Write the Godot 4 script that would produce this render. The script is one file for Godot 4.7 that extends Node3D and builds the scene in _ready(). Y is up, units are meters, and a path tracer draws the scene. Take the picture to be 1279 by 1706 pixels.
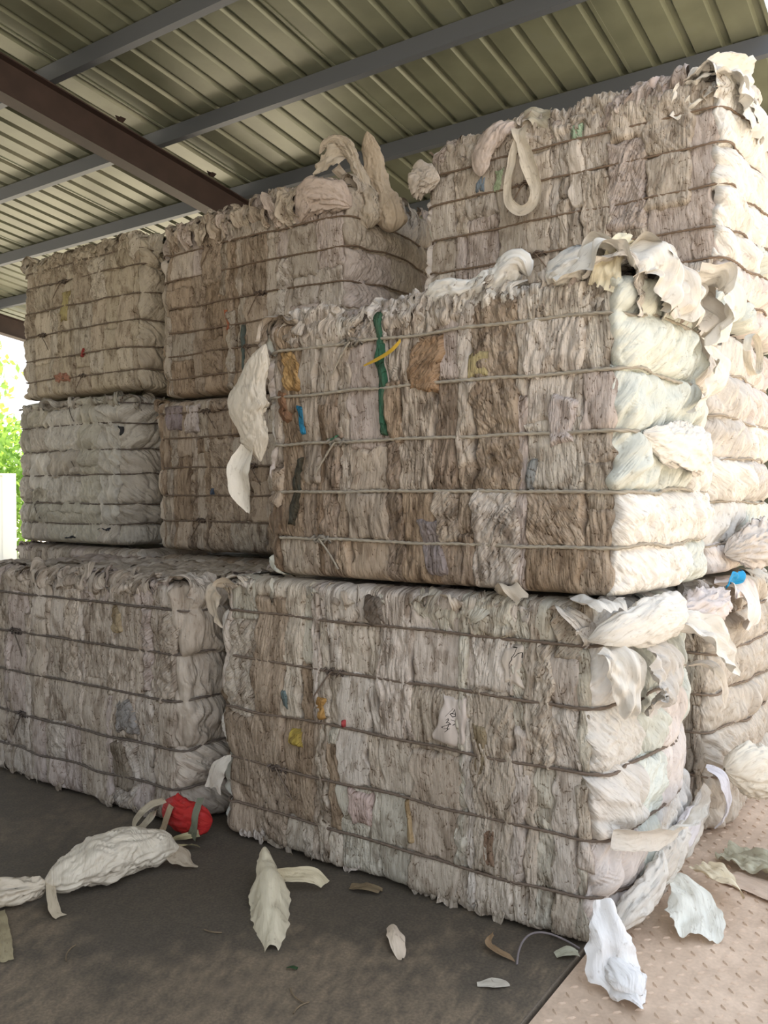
extends Node3D
# Open shed full of pressed bales of white woven sacks.
# x runs along the bales (right +), z towards the photographer (+), y up, metres.

var n_fold := FastNoiseLite.new()
var n_fine := FastNoiseLite.new()
var n_wide := FastNoiseLite.new()
var n_dirt := FastNoiseLite.new()
var rng := RandomNumberGenerator.new()
var m_bag: StandardMaterial3D
var m_gloss: StandardMaterial3D
var m_loose: StandardMaterial3D
var m_smooth: StandardMaterial3D
var m_rope: StandardMaterial3D
var m_ink: StandardMaterial3D

# ---------------------------------------------------------------- helpers
func sr(r: float, g: float, b: float) -> Color:
	return Color(r / 255.0, g / 255.0, b / 255.0).srgb_to_linear()

func mk_noise(n: FastNoiseLite, s: int, octaves := 1) -> void:
	n.seed = s
	n.noise_type = FastNoiseLite.TYPE_SIMPLEX_SMOOTH
	n.frequency = 1.0
	n.fractal_type = FastNoiseLite.FRACTAL_NONE if octaves == 1 else FastNoiseLite.FRACTAL_FBM
	n.fractal_octaves = octaves

func seamless(s: int, w: int, h: int, size: int, freq: float, fractal: int, oct: int) -> PackedByteArray:
	var n := FastNoiseLite.new()
	n.seed = s
	n.noise_type = FastNoiseLite.TYPE_SIMPLEX_SMOOTH
	n.frequency = freq
	n.fractal_type = fractal
	n.fractal_octaves = oct
	n.domain_warp_enabled = true
	n.domain_warp_amplitude = 18.0
	n.domain_warp_frequency = 0.02
	var im := n.get_seamless_image(w, h)
	im.convert(Image.FORMAT_L8)
	im.resize(size, size, Image.INTERPOLATE_CUBIC)
	return im.get_data()

func tex_of(data: PackedByteArray, size: int, fmt: int) -> ImageTexture:
	var im := Image.create_from_data(size, size, false, fmt, data)
	return ImageTexture.create_from_image(im)

func node(called: String, parent: Node, at := Vector3.ZERO, turn := 0.0) -> Node3D:
	var o := Node3D.new()
	o.name = called
	parent.add_child(o, true)
	o.position = at
	o.rotation.y = turn
	return o

func tag(o: Node, label: String, category: String, group := "") -> void:
	o.set_meta("label", label)
	o.set_meta("category", category)
	if group != "":
		o.set_meta("group", group)

func mesh_node(called: String, mesh: Mesh, m: Material, parent: Node) -> MeshInstance3D:
	var o := MeshInstance3D.new()
	o.name = called
	o.mesh = mesh
	if m:
		o.material_override = m
	parent.add_child(o, true)
	return o

func grid_mesh(v: PackedVector3Array, nu: int, nv: int, uv: PackedVector2Array, col: PackedColorArray, wrap := false) -> ArrayMesh:
	# v is nv rows of nu points
	var nrm := PackedVector3Array()
	nrm.resize(v.size())
	for j in nv:
		var j0: int = maxi(j - 1, 0) * nu
		var j1: int = mini(j + 1, nv - 1) * nu
		for i in nu:
			var i0: int = maxi(i - 1, 0)
			var i1: int = mini(i + 1, nu - 1)
			if wrap:
				if i == 0:
					i0 = nu - 2
				if i == nu - 1:
					i1 = 1
			var n := (v[j * nu + i1] - v[j * nu + i0]).cross(v[j1 + i] - v[j0 + i])
			nrm[j * nu + i] = n.normalized() if n.length_squared() > 1e-16 else Vector3.UP
	var idx := PackedInt32Array()
	idx.resize((nu - 1) * (nv - 1) * 6)
	var k := 0
	for j in nv - 1:
		for i in nu - 1:
			var a := j * nu + i
			var b := a + 1
			var c := a + nu
			var d := c + 1
			idx[k] = a; idx[k + 1] = c; idx[k + 2] = b
			idx[k + 3] = b; idx[k + 4] = c; idx[k + 5] = d
			k += 6
	var arr := []
	arr.resize(Mesh.ARRAY_MAX)
	arr[Mesh.ARRAY_VERTEX] = v
	arr[Mesh.ARRAY_NORMAL] = nrm
	arr[Mesh.ARRAY_TEX_UV] = uv
	arr[Mesh.ARRAY_COLOR] = col
	arr[Mesh.ARRAY_INDEX] = idx
	var me := ArrayMesh.new()
	me.add_surface_from_arrays(Mesh.PRIMITIVE_TRIANGLES, arr)
	return me

func box_st(st: SurfaceTool, c: Vector3, s: Vector3, bas := Basis.IDENTITY) -> void:
	var b := BoxMesh.new()
	b.size = s
	st.append_from(b, 0, Transform3D(bas, c))

func prism(poly: PackedVector2Array, from: Vector3, axis_u: Vector3, axis_v: Vector3, along: Vector3) -> ArrayMesh:
	# closed outline extruded along a vector, flat faces
	var st := SurfaceTool.new()
	st.begin(Mesh.PRIMITIVE_TRIANGLES)
	st.set_smooth_group(-1)
	var n := poly.size()
	var pts := []
	for p in poly:
		pts.append(from + axis_u * p.x + axis_v * p.y)
	for i in n:
		var a: Vector3 = pts[i]
		var b: Vector3 = pts[(i + 1) % n]
		for q in [a, b, b + along, a, b + along, a + along]:
			st.add_vertex(q)
	var tri := Geometry2D.triangulate_polygon(poly)
	for t in range(0, tri.size(), 3):
		for q in [tri[t], tri[t + 1], tri[t + 2]]:
			st.add_vertex(pts[q])
		for q in [tri[t], tri[t + 2], tri[t + 1]]:
			st.add_vertex(pts[q] + along)
	st.generate_normals()
	return st.commit()

# ---------------------------------------------------------------- cloth
func cloth_colour(base: Color, dirt: Color, amount: float, x: float, y: float) -> Color:
	var g := n_dirt.get_noise_2d(x * 14.0, y * 3.0) * 0.8 + n_fine.get_noise_2d(x * 55.0 + 7.0, y * 9.0) * 0.6
	g = clampf(0.25 + g * 1.1, 0.0, 1.0) * amount
	return base.lerp(dirt, g)

# a sheet of cloth along a path; sides gives the direction of its width
func sheet(called: String, parent: Node, pts: Array, widths: Array, sides: Array, base: Color, opt := {}) -> MeshInstance3D:
	var step: float = opt.get("step", 0.008)
	var amp: float = opt.get("amp", 0.012)
	var curl: float = opt.get("curl", 0.0)
	var fold: float = opt.get("fold", 14.0)
	var sd: float = opt.get("seed", rng.randf() * 50.0)
	var dirt: Color = opt.get("dirt", sr(120, 104, 84))
	var da: float = opt.get("grime", 0.35)
	var ragged: float = opt.get("ragged", 0.12)
	var cv := Curve3D.new()
	cv.bake_interval = 0.01
	for i in pts.size():
		var a: Vector3 = pts[maxi(i - 1, 0)]
		var b: Vector3 = pts[mini(i + 1, pts.size() - 1)]
		var t := (b - a) / 6.0
		cv.add_point(pts[i], -t, t)
	var length := cv.get_baked_length()
	var wmax := 0.0
	for w in widths:
		wmax = maxf(wmax, w)
	var nv: int = clampi(int(length / step), 6, 160)
	var nu: int = clampi(int(wmax / step), 5, 90)
	var v := PackedVector3Array()
	var uv := PackedVector2Array()
	var col := PackedColorArray()
	for j in nv:
		var t := float(j) / (nv - 1)
		var off := t * length
		var c := cv.sample_baked(off, true)
		var tg := (cv.sample_baked(minf(off + 0.01, length), true) - cv.sample_baked(maxf(off - 0.01, 0.0), true)).normalized()
		var f := t * (pts.size() - 1)
		var i0: int = mini(int(f), pts.size() - 2)
		var fr := f - i0
		var w: float = lerpf(widths[i0], widths[i0 + 1], fr)
		var s: Vector3 = (sides[i0] as Vector3).lerp(sides[i0 + 1], fr)
		s = (s - tg * s.dot(tg)).normalized()
		var nn := tg.cross(s)
		for i in nu:
			var u := 2.0 * i / (nu - 1) - 1.0
			var x := u * w * 0.5
			var e := n_wide.get_noise_2d(off * 14.0 + sd, u * 1.5)
			var edge := 1.0 + ragged * e * absf(u)
			var h := amp * 1.6 * (absf(n_fold.get_noise_2d(x * fold + sd, off * fold * 0.3)) - 0.2)
			h += amp * 0.3 * n_fine.get_noise_2d(x * fold * 1.9 + sd, off * fold * 0.8)
			h += amp * 1.1 * n_wide.get_noise_2d(x * 6.0 + sd, off * 7.0)
			h += curl * w * (u * u - 0.3)
			var end_rag := tg * (n_wide.get_noise_2d(x * 16.0 + sd + 5.0, 3.0) * 0.03 * smoothstep(0.75, 1.0, t))
			v.append(c + s * (x * edge) + nn * h + end_rag)
			uv.append(Vector2(x / 0.5 + sd, off / 0.5))
			col.append(cloth_colour(base, dirt, da, x + sd, off))
	return mesh_node(called, grid_mesh(v, nu, nv, uv, col), opt.get("mat", m_loose), parent)

# a crumpled sack with volume along a path
func sack(called: String, parent: Node, pts: Array, rw: Array, rh: Array, sides: Array, base: Color, opt := {}) -> MeshInstance3D:
	var step: float = opt.get("step", 0.009)
	var amp: float = opt.get("amp", 0.16)
	var fold: float = opt.get("fold", 3.0)
	var sd: float = opt.get("seed", rng.randf() * 50.0)
	var dirt: Color = opt.get("dirt", sr(120, 104, 84))
	var da: float = opt.get("grime", 0.35)
	var ground: float = opt.get("ground", -100.0)
	var cv := Curve3D.new()
	cv.bake_interval = 0.01
	for i in pts.size():
		var a: Vector3 = pts[maxi(i - 1, 0)]
		var b: Vector3 = pts[mini(i + 1, pts.size() - 1)]
		var t := (b - a) / 6.0
		cv.add_point(pts[i], -t, t)
	var length := cv.get_baked_length()
	var wmax := 0.0
	for w in rw:
		wmax = maxf(wmax, w)
	var nv: int = clampi(int(length / step), 8, 150)
	var nu: int = clampi(int(wmax * 6.0 / step), 12, 120)
	var v := PackedVector3Array()
	var uv := PackedVector2Array()
	var col := PackedColorArray()
	for j in nv:
		var t := float(j) / (nv - 1)
		var off := t * length
		var c := cv.sample_baked(off, true)
		var tg := (cv.sample_baked(minf(off + 0.01, length), true) - cv.sample_baked(maxf(off - 0.01, 0.0), true)).normalized()
		var f := t * (pts.size() - 1)
		var i0: int = mini(int(f), pts.size() - 2)
		var fr := smoothstep(0.0, 1.0, f - i0)
		var a: float = lerpf(rw[i0], rw[i0 + 1], fr)
		var b: float = lerpf(rh[i0], rh[i0 + 1], fr)
		var s: Vector3 = (sides[i0] as Vector3).lerp(sides[i0 + 1], fr)
		s = (s - tg * s.dot(tg)).normalized()
		var nn := tg.cross(s)
		var cap := sqrt(clampf(minf(t, 1.0 - t) * 12.0, 0.02, 1.0))
		for i in nu:
			var th := TAU * i / (nu - 1)
			var cx := cos(th)
			var cy := sin(th)
			var wp := n_wide.get_noise_3d(cx * 0.8 + sd, cy * 0.8, off * 6.0)
			var wr := amp * 1.7 * (pow(absf(n_fold.get_noise_3d(cx * fold * 0.7 + sd + wp, cy * fold * 0.7, off * 4.5 + wp * 1.5)), 0.8) - 0.3)
			wr += amp * 0.3 * (absf(n_fine.get_noise_3d(cx * fold * 1.3 + sd + wp, cy * fold * 1.3, off * 7.0)) - 0.25)
			wr += amp * 1.0 * wp
			var k := (1.0 + wr) * cap
			var p := c + s * (cx * a * k) + nn * (cy * b * k)
			p.y = maxf(p.y, ground)
			v.append(p)
			uv.append(Vector2(th * a / 0.5 + sd, off / 0.5))
			col.append(cloth_colour(base, dirt, da, cx * a * 2.0 + sd, off + cy * b))
	return mesh_node(called, grid_mesh(v, nu, nv, uv, col, true), opt.get("mat", m_loose), parent)

func tube(called: String, parent: Node, pts: PackedVector3Array, r: float, m: Material, c: Color, twist := 0.0, closed := false) -> MeshInstance3D:
	var nu := 9
	var nv := pts.size()
	var v := PackedVector3Array()
	var uv := PackedVector2Array()
	var col := PackedColorArray()
	var run := 0.0
	for j in nv:
		var a := pts[j - 1] if j > 0 else (pts[nv - 2] if closed else pts[0])
		var b := pts[j + 1] if j < nv - 1 else (pts[1] if closed else pts[nv - 1])
		var tg := (b - a).normalized()
		var s := tg.cross(Vector3.UP)
		if s.length() < 0.1:
			s = tg.cross(Vector3.RIGHT)
		s = s.normalized()
		var nn := s.cross(tg)
		if j > 0:
			run += (pts[j] - pts[j - 1]).length()
		for i in nu:
			var th := TAU * i / (nu - 1)
			var rr := r
			if twist > 0.0:
				rr *= 1.0 + 0.32 * cos(2.0 * (th - run * twist))
			v.append(pts[j] + s * cos(th) * rr + nn * sin(th) * rr)
			uv.append(Vector2(th, run * 20.0))
			var k := 1.0 + 0.35 * n_fine.get_noise_2d(run * 30.0, th + r * 900.0)
			col.append(Color(c.r * k, c.g * k, c.b * k))
	return mesh_node(called, grid_mesh(v, nu, nv, uv, col, true), m, parent)

# ---------------------------------------------------------------- bales
var bL := 1.0
var bD := 1.0
var bH := 1.0
var bR := 0.08
var b_ties: Array = []
var b_seed := 0.0
var b_end := 0.08
var b_end_left := 0.03
var unit_uv := false
var defs := {}
var b_pin := 0.012
var b_pin_end := 0.045
var p_x := 0.0
var p_z := 0.0
var p_nx := 0.0
var p_nz := 0.0
var p_end := 0.0
var p_round := 0.0

func perimeter() -> float:
	return 2.0 * (bL - 2.0 * bR) + 2.0 * (bD - 2.0 * bR) + TAU * bR

func around(s0: float) -> void:
	# point of the bale's outline at run s (0 = left end of the front)
	var l2 := bL - 2.0 * bR
	var d2 := bD - 2.0 * bR
	var q := PI * bR * 0.5
	var s := fposmod(s0, 2.0 * l2 + 2.0 * d2 + 4.0 * q)
	var hx := bL * 0.5
	var hz := bD * 0.5
	var whole_end := d2 + 2.0 * q
	p_round = 0.0
	if s <= l2:
		p_x = -hx + bR + s; p_z = hz; p_nx = 0.0; p_nz = 1.0
		p_end = 0.0
		p_round = sin(PI * s / l2) * 0.014
		return
	s -= l2
	if s <= whole_end:
		p_round = sin(PI * s / whole_end) * b_end
		if s <= q:
			var a := s / bR
			p_nx = sin(a); p_nz = cos(a)
			p_x = hx - bR + bR * p_nx; p_z = hz - bR + bR * p_nz
			p_end = s / q
		elif s <= q + d2:
			p_nx = 1.0; p_nz = 0.0
			p_x = hx; p_z = hz - bR - (s - q)
			p_end = 1.0
		else:
			var a := (s - q - d2) / bR
			p_nx = cos(a); p_nz = -sin(a)
			p_x = hx - bR + bR * p_nx; p_z = -hz + bR + bR * p_nz
			p_end = 1.0 - (s - q - d2) / q
		return
	s -= whole_end
	if s <= l2:
		p_x = hx - bR - s; p_z = -hz; p_nx = 0.0; p_nz = -1.0
		p_end = 0.0
		return
	s -= l2
	p_round = sin(PI * s / whole_end) * b_end_left
	if s <= q:
		var a := s / bR
		p_nx = -sin(a); p_nz = -cos(a)
		p_x = -hx + bR + bR * p_nx; p_z = -hz + bR + bR * p_nz
		p_end = s / q
	elif s <= q + d2:
		p_nx = -1.0; p_nz = 0.0
		p_x = -hx; p_z = -hz + bR + (s - q)
		p_end = 1.0
	else:
		var a := (s - q - d2) / bR
		p_nx = -cos(a); p_nz = sin(a)
		p_x = -hx + bR + bR * p_nx; p_z = hz - bR + bR * p_nz
		p_end = 1.0 - (s - q - d2) / q

func swell(v: float) -> float:
	# 0 at a tie, 1 midway between two ties
	var lo := -0.1
	var hi := bH + 0.1
	for t in b_ties:
		if t <= v:
			lo = t
		else:
			hi = t
			break
	var k := clampf((v - lo) / (hi - lo), 0.0, 1.0)
	return pow(maxf(4.0 * k * (1.0 - k), 0.0), 0.5)

func out_at(s: float, v: float, sw: float) -> float:
	# call around(s) first
	var o := p_round * (1.0 - pow(absf(2.0 * v / bH - 1.0), 3.0) * 0.55)
	o += (pow(sw, lerpf(0.6, 1.0, p_end)) - 1.0) * lerpf(b_pin, b_pin_end * (0.75 + 0.6 * n_wide.get_noise_2d(s * 1.3 + b_seed + 40.0, v * 2.5)), p_end)
	o += n_wide.get_noise_2d(s * 1.6 + b_seed, v * 1.8) * lerpf(0.02, 0.035, p_end)
	var r2 := 0.055
	var e := minf(v, bH - v)
	if e < r2:
		var k := clampf((r2 - e) / r2, 0.0, 1.0)
		o -= r2 * (1.0 - sqrt(maxf(1.0 - k * k, 0.0)))
	return o

func piece(parent: Node, s0: float, s1: float, v0: float, v1: float, kind: int, layer: float, base: Color, dirt: Color, da: float, su: float, sv: float, called := "folded_sack", mat: Material = null) -> MeshInstance3D:
	var nu: int = maxi(int((s1 - s0) / su) + 1, 6)
	var nv: int = maxi(int((v1 - v0) / sv) + 1, 5)
	var sd := rng.randf() * 90.0
	var ang := rng.randf_range(-0.12, 0.12)
	var fs := 20.0
	var fv := 2.4
	var a1 := 0.026
	var a2 := 0.008
	var a3 := 0.010
	match kind:
		0: # tight pleats
			fs = rng.randf_range(14.0, 34.0); a1 = rng.randf_range(0.006, 0.013); a2 = 0.004; a3 = 0.006
		1: # nearly smooth face
			fs = rng.randf_range(7.0, 14.0); fv = 2.0; a1 = rng.randf_range(0.004, 0.009); a2 = 0.003; a3 = 0.007
		2: # crumpled
			fs = rng.randf_range(13.0, 20.0); fv = rng.randf_range(7.0, 13.0); a1 = rng.randf_range(0.012, 0.021); a2 = 0.008
			ang = rng.randf_range(-0.8, 0.8)
		3: # wide sack on an end, slanting folds
			fs = rng.randf_range(6.0, 12.0); fv = 1.7; a1 = rng.randf_range(0.026, 0.048); a2 = 0.011; a3 = 0.024
			ang = rng.randf_range(-1.0, 1.0)
	var ca := cos(ang)
	var sa := sin(ang)
	var v := PackedVector3Array(); v.resize(nu * nv)
	var uv := PackedVector2Array(); uv.resize(nu * nv)
	var col := PackedColorArray(); col.resize(nu * nv)
	var w := s1 - s0
	var h := v1 - v0
	var lean := rng.randf_range(-0.03, 0.03)
	var tuck_w := minf(0.022, w * 0.3)
	var k := 0
	var uo := Vector2(rng.randf(), rng.randf())
	for j in nv:
		var b := float(j) / (nv - 1)
		for i in nu:
			var a := float(i) / (nu - 1)
			var yy := v0 + b * h
			var s := s0 + a * w + lean * (b - 0.5) + n_wide.get_noise_2d(yy * 7.0 + sd, a * 0.8) * minf(0.024, w * 0.3)
			yy += n_wide.get_noise_2d(a * w * 9.0 + sd + 31.0, b) * 0.02 * (1.0 if v0 > 0.03 and v1 < bH - 0.03 else 0.4)
			yy = clampf(yy, 0.0, bH)
			around(s)
			var sw := swell(yy)
			var e := minf(minf(a, 1.0 - a) * w, minf(b, 1.0 - b) * h)
			var x := (s * ca + yy * sa)
			var y := (-s * sa + yy * ca)
			var wx := n_wide.get_noise_2d(x * 5.0 + sd, y * 4.0) * 0.05
			var wr := a1 * (pow(absf(n_fold.get_noise_2d((x + wx) * fs + sd, y * fv)), 0.7) - 0.25)
			wr += a2 * (pow(absf(n_fine.get_noise_2d((x + wx) * fs * 2.7 + sd, y * fv * 2.6)), 0.75) - 0.25)
			wr += a3 * n_wide.get_noise_2d(x * 9.0 + sd, y * 5.0)
			var o := out_at(s, yy, sw) + (layer + wr) * lerpf(0.65 + 0.35 * pow(sw, 0.5), 0.45 + 0.55 * sw, p_end)
			if e < tuck_w:
				var q := 1.0 - e / tuck_w
				o -= (0.03 + layer) * q * q
			v[k] = Vector3(p_x + p_nx * o, yy, p_z + p_nz * o)
			uv[k] = Vector2(a, 1.0 - b) if unit_uv else Vector2(x / 0.5, -y / 0.5) + uo
			col[k] = cloth_colour(base, dirt, da, s + sd, yy)
			k += 1
	return mesh_node(called, grid_mesh(v, nu, nv, uv, col), mat if mat else m_bag, parent)

func bale_core(parent: Node, c: Color) -> void:
	var per := perimeter()
	var nu := 90
	var nv := 26
	var v := PackedVector3Array()
	var uv := PackedVector2Array()
	var col := PackedColorArray()
	for j in nv + 4:
		var yy := bH * clampf(float(j - 2) / (nv - 1), 0.0, 1.0)
		var shrink := 1.0
		if j == 0 or j == nv + 3:
			shrink = 0.02
		elif j == 1 or j == nv + 2:
			shrink = 0.8
		for i in nu:
			var s := per * i / (nu - 1)
			around(s)
			var o := out_at(s, yy, swell(yy)) - 0.032
			v.append(Vector3((p_x + p_nx * o) * shrink, clampf(yy, 0.004, bH - 0.02), (p_z + p_nz * o) * shrink))
			uv.append(Vector2(s / 0.5, -yy / 0.5))
			col.append(cloth_colour(c, sr(90, 74, 58), 0.6, s, yy))
	mesh_node("packed_core", grid_mesh(v, nu, nv + 4, uv, col, true), m_bag, parent)

func tie_rope(parent: Node, vt: float, r: float, c: Color, idx: int, knots: Array) -> void:
	var per := perimeter()
	var n := int(per / 0.016)
	var pts := PackedVector3Array()
	for i in n + 1:
		var s := per * i / n
		around(s)
		var yy := vt + n_wide.get_noise_2d(s * 2.2 + b_seed, idx * 7.0) * lerpf(0.007, 0.022, p_end)
		if i == n:
			pts.append(pts[0])
			break
		var o := out_at(s, yy, swell(yy)) + 0.013 + r * 0.6
		pts.append(Vector3(p_x + p_nx * o, yy, p_z + p_nz * o))
	var rope := tube("baling_twine", parent, pts, r, m_rope, c, 95.0, true)
	for k in knots:
		var ks: float = k
		around(ks)
		var o := out_at(ks, vt, swell(vt)) + 0.014
		var at := Vector3(p_x + p_nx * o, vt + n_wide.get_noise_2d(ks * 2.2 + b_seed, idx * 7.0) * 0.007, p_z + p_nz * o)
		var kp := PackedVector3Array()
		for i in 34:
			var t := i / 33.0
			kp.append(at + Vector3(lerpf(-0.045, 0.045, t) + 0.008 * sin(t * 40.0), 0.012 * sin(t * 23.0), 0.012 * cos(t * 31.0)))
		tube("knot", rope, kp, r * 1.15, m_rope, c.lerp(sr(50, 46, 50), 0.4), 60.0)
		var tp := PackedVector3Array()
		var dirx := -1.0 if rng.randf() < 0.5 else 1.0
		for i in 14:
			var t := i / 13.0
			around(ks + dirx * t * 0.09)
			var yy := vt - t * 0.10 - 0.02 * t * t
			var oo := out_at(ks + dirx * t * 0.09, yy, swell(yy)) + 0.026
			tp.append(Vector3(p_x + p_nx * oo, yy, p_z + p_nz * oo))
		tube("loose_end", rope, tp, r * 0.6, m_rope, c, 90.0)

func use_bale(d: Dictionary) -> void:
	bL = d.x1 - d.x0
	bD = d.depth
	bH = d.h
	bR = d.get("r", 0.08)
	b_ties = d.ties
	b_seed = d.seed * 13.7
	b_end = d.get("end", 0.07)
	b_end_left = d.get("end_left", 0.02)
	b_pin = d.get("pin", 0.007)
	b_pin_end = d.get("pin_end", 0.038)

func bale(called: String, label: String, group: String, d: Dictionary) -> Node3D:
	defs[called] = d
	use_bale(d)
	rng.seed = int(d.seed) * 977 + 5
	var root := node(called, self, Vector3((d.x0 + d.x1) * 0.5, d.y, d.z - bD * 0.5))
	tag(root, label, "bale", group)
	var su: float = d.get("su", 0.006)
	var sv: float = d.get("sv", 0.010)
	var pal: Array = d.pal
	var epal: Array = d.epal
	var dirt: Color = d.get("dirt", sr(96, 80, 62))
	var da: float = d.get("grime", 0.6)
	var da_end: float = d.get("grime_end", 0.2)
	bale_core(root, pal[0])
	var l2 := bL - 2.0 * bR
	var q := PI * bR * 0.5
	var per := perimeter()
	var runs := [[-q * 0.6, l2 + q * 0.35, 0], [l2 + q * 0.35, l2 + 2.0 * q + bD - 2.0 * bR - 0.02, 1]]
	if d.get("left", false):
		runs.append([per - 2.0 * q - (bD - 2.0 * bR) * d.get("left_share", 1.0), per - q * 0.6, 1])
	for run in runs:
		var s: float = run[0]
		var last: float = run[1]
		while s < last - 0.02:
			var w := 0.0
			if run[2] == 0:
				w = rng.randf_range(0.025, 0.07) if rng.randf() < 0.5 else rng.randf_range(0.08, 0.21)
			else:
				w = rng.randf_range(0.16, 0.55)
			if d.get("puffed", false):
				w = rng.randf_range(0.12, 0.42)
			if s + w > last - 0.03:
				w = last - s
			var v := 0.0
			while v < bH - 0.01:
				var nxt := bH
				var roll := rng.randf()
				if (run[2] == 1 and roll < 0.5) or roll < 0.3:
					for t in b_ties:
						if t > v + 0.05:
							nxt = t
							break
				elif roll < 0.55 or run[2] == 1:
					var seen := 0
					for t in b_ties:
						if t > v + 0.05:
							seen += 1
							if seen == 2:
								nxt = t
								break
				else:
					nxt = minf(v + rng.randf_range(0.12, 0.75), bH)
				if bH - nxt < 0.05:
					nxt = bH
				var kind := 0
				var c: Color
				var amount := da
				if run[2] == 0:
					var kr := rng.randf()
					var smooth_share: float = d.get("smooth", 0.3) + 0.18
					kind = 1 if (kr < smooth_share and w > 0.06) else (2 if kr > 0.8 else 0)
					var pick: Array = pal
					var daz := da
					for zn in d.get("zones", []):
						var fx := (s + w * 0.5 + rng.randf_range(-0.1, 0.1)) / l2
						var fy := ((v + nxt) * 0.5 + rng.randf_range(-0.08, 0.08)) / bH
						if fx > zn[0] and fx < zn[1] and fy > zn[2] and fy < zn[3]:
							pick = zn[4]
							daz = zn[5]
					c = pick[rng.randi() % pick.size()]
					amount = daz * rng.randf_range(0.4, 1.25)
					if kind == 1:
						amount *= 0.6
					if d.get("puffed", false):
						kind = 3 if rng.randf() < 0.7 else 2
				else:
					kind = 3 if rng.randf() < 0.72 else 2
					c = epal[rng.randi() % epal.size()]
					amount = da_end * rng.randf_range(0.4, 1.3)
				var tone := rng.randf_range(0.9, 1.07)
				c = Color(c.r * tone, c.g * tone, c.b * tone)
				piece(root, s - 0.013, s + w + 0.013, maxf(v - 0.014, 0.0), minf(nxt + 0.014, bH), kind, rng.randf_range(0.0, 0.02), c, dirt, minf(amount, 0.95), su, sv, "folded_sack", m_gloss if run[2] == 1 or d.get("puffed", false) else (m_smooth if kind == 1 else m_bag))
				v = nxt
			s += w
	var lid := 0.03 if d.get("covered", false) else 0.0
	# covering of the top
	var tx := 4
	for i in tx:
		for j in 2:
			var c: Color = pal[rng.randi() % pal.size()]
			var x0 := -bL * 0.5 + 0.03 + (bL - 0.06) * i / tx
			var z0 := -bD * 0.5 + 0.03 + (bD - 0.06) * j / 2.0
			var w := (bL - 0.06) / tx
			var dd := (bD - 0.06) / 2.0
			sheet("top_sack", root, [Vector3(x0 + w * 0.5, bH - 0.016 - lid, z0 - 0.02), Vector3(x0 + w * 0.5, bH - 0.004 - lid, z0 + dd * 0.5), Vector3(x0 + w * 0.5, bH - 0.016 - lid, z0 + dd + 0.02)], [w + 0.04, w + 0.05, w + 0.04], [Vector3.RIGHT, Vector3.RIGHT, Vector3.RIGHT], c, {"amp": 0.016, "step": 0.014, "fold": 18.0, "grime": da, "dirt": dirt})
	# ragged frill along the top edges and the bottom edge of the front
	var nf: int = d.get("frill", 16)
	for i in nf:
		var s := l2 * (i + rng.randf()) / nf
		frill(root, s, d, pal, da, dirt, d.get("frill_h", 0.06))
	var ne: int = d.get("frill_end", 5)
	for i in ne:
		var s := l2 + 0.05 + (bD - 0.1) * (i + rng.randf()) / ne
		frill(root, s, d, epal, da_end, dirt, d.get("frill_h", 0.06) * 1.3)
	if d.get("left", false):
		for i in 4:
			frill(root, per - 0.05 - (bD - 0.2) * (i + rng.randf()) / 4.0, d, pal, da, dirt, 0.05)
	var nb: int = d.get("fringe", 0)
	for i in nb:
		var s := (l2 + (0.5 if i % 4 == 0 else 0.0)) * (i + rng.randf()) / nb
		around(s)
		var p := Vector3(p_x, 0, p_z)
		var n3 := Vector3(p_nx, 0, p_nz)
		var sd3 := Vector3(p_nz, 0, -p_nx)
		var o := out_at(s, 0.06, 1.0)
		var hh := rng.randf_range(0.05, 0.1)
		var c: Color = pal[rng.randi() % pal.size()]
		sheet("bag_flap", root, [p + n3 * (o - 0.02) + Vector3(0, hh, 0), p + n3 * (o + rng.randf_range(-0.005, 0.016)) + Vector3(0, hh * 0.55, 0), p + n3 * (o + rng.randf_range(-0.02, 0.012)) + Vector3(0, 0.008, 0)], [0.06, rng.randf_range(0.07, 0.17), rng.randf_range(0.05, 0.14)], [sd3, sd3, sd3], c, {"mat": m_bag, "ragged": 0.35, "amp": 0.012, "fold": 26.0, "grime": da, "dirt": dirt, "step": 0.007})
	var rope_c: Color = d.get("rope", sr(112, 98, 86))
	var idx := 0
	for t in b_ties:
		var kn := []
		if d.get("knots", true) and idx % 2 == int(d.seed) % 2:
			kn.append(l2 * rng.randf_range(0.12, 0.6))
		tie_rope(root, t, d.get("rope_r", 0.006), rope_c, idx, kn)
		idx += 1
	return root

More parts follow.
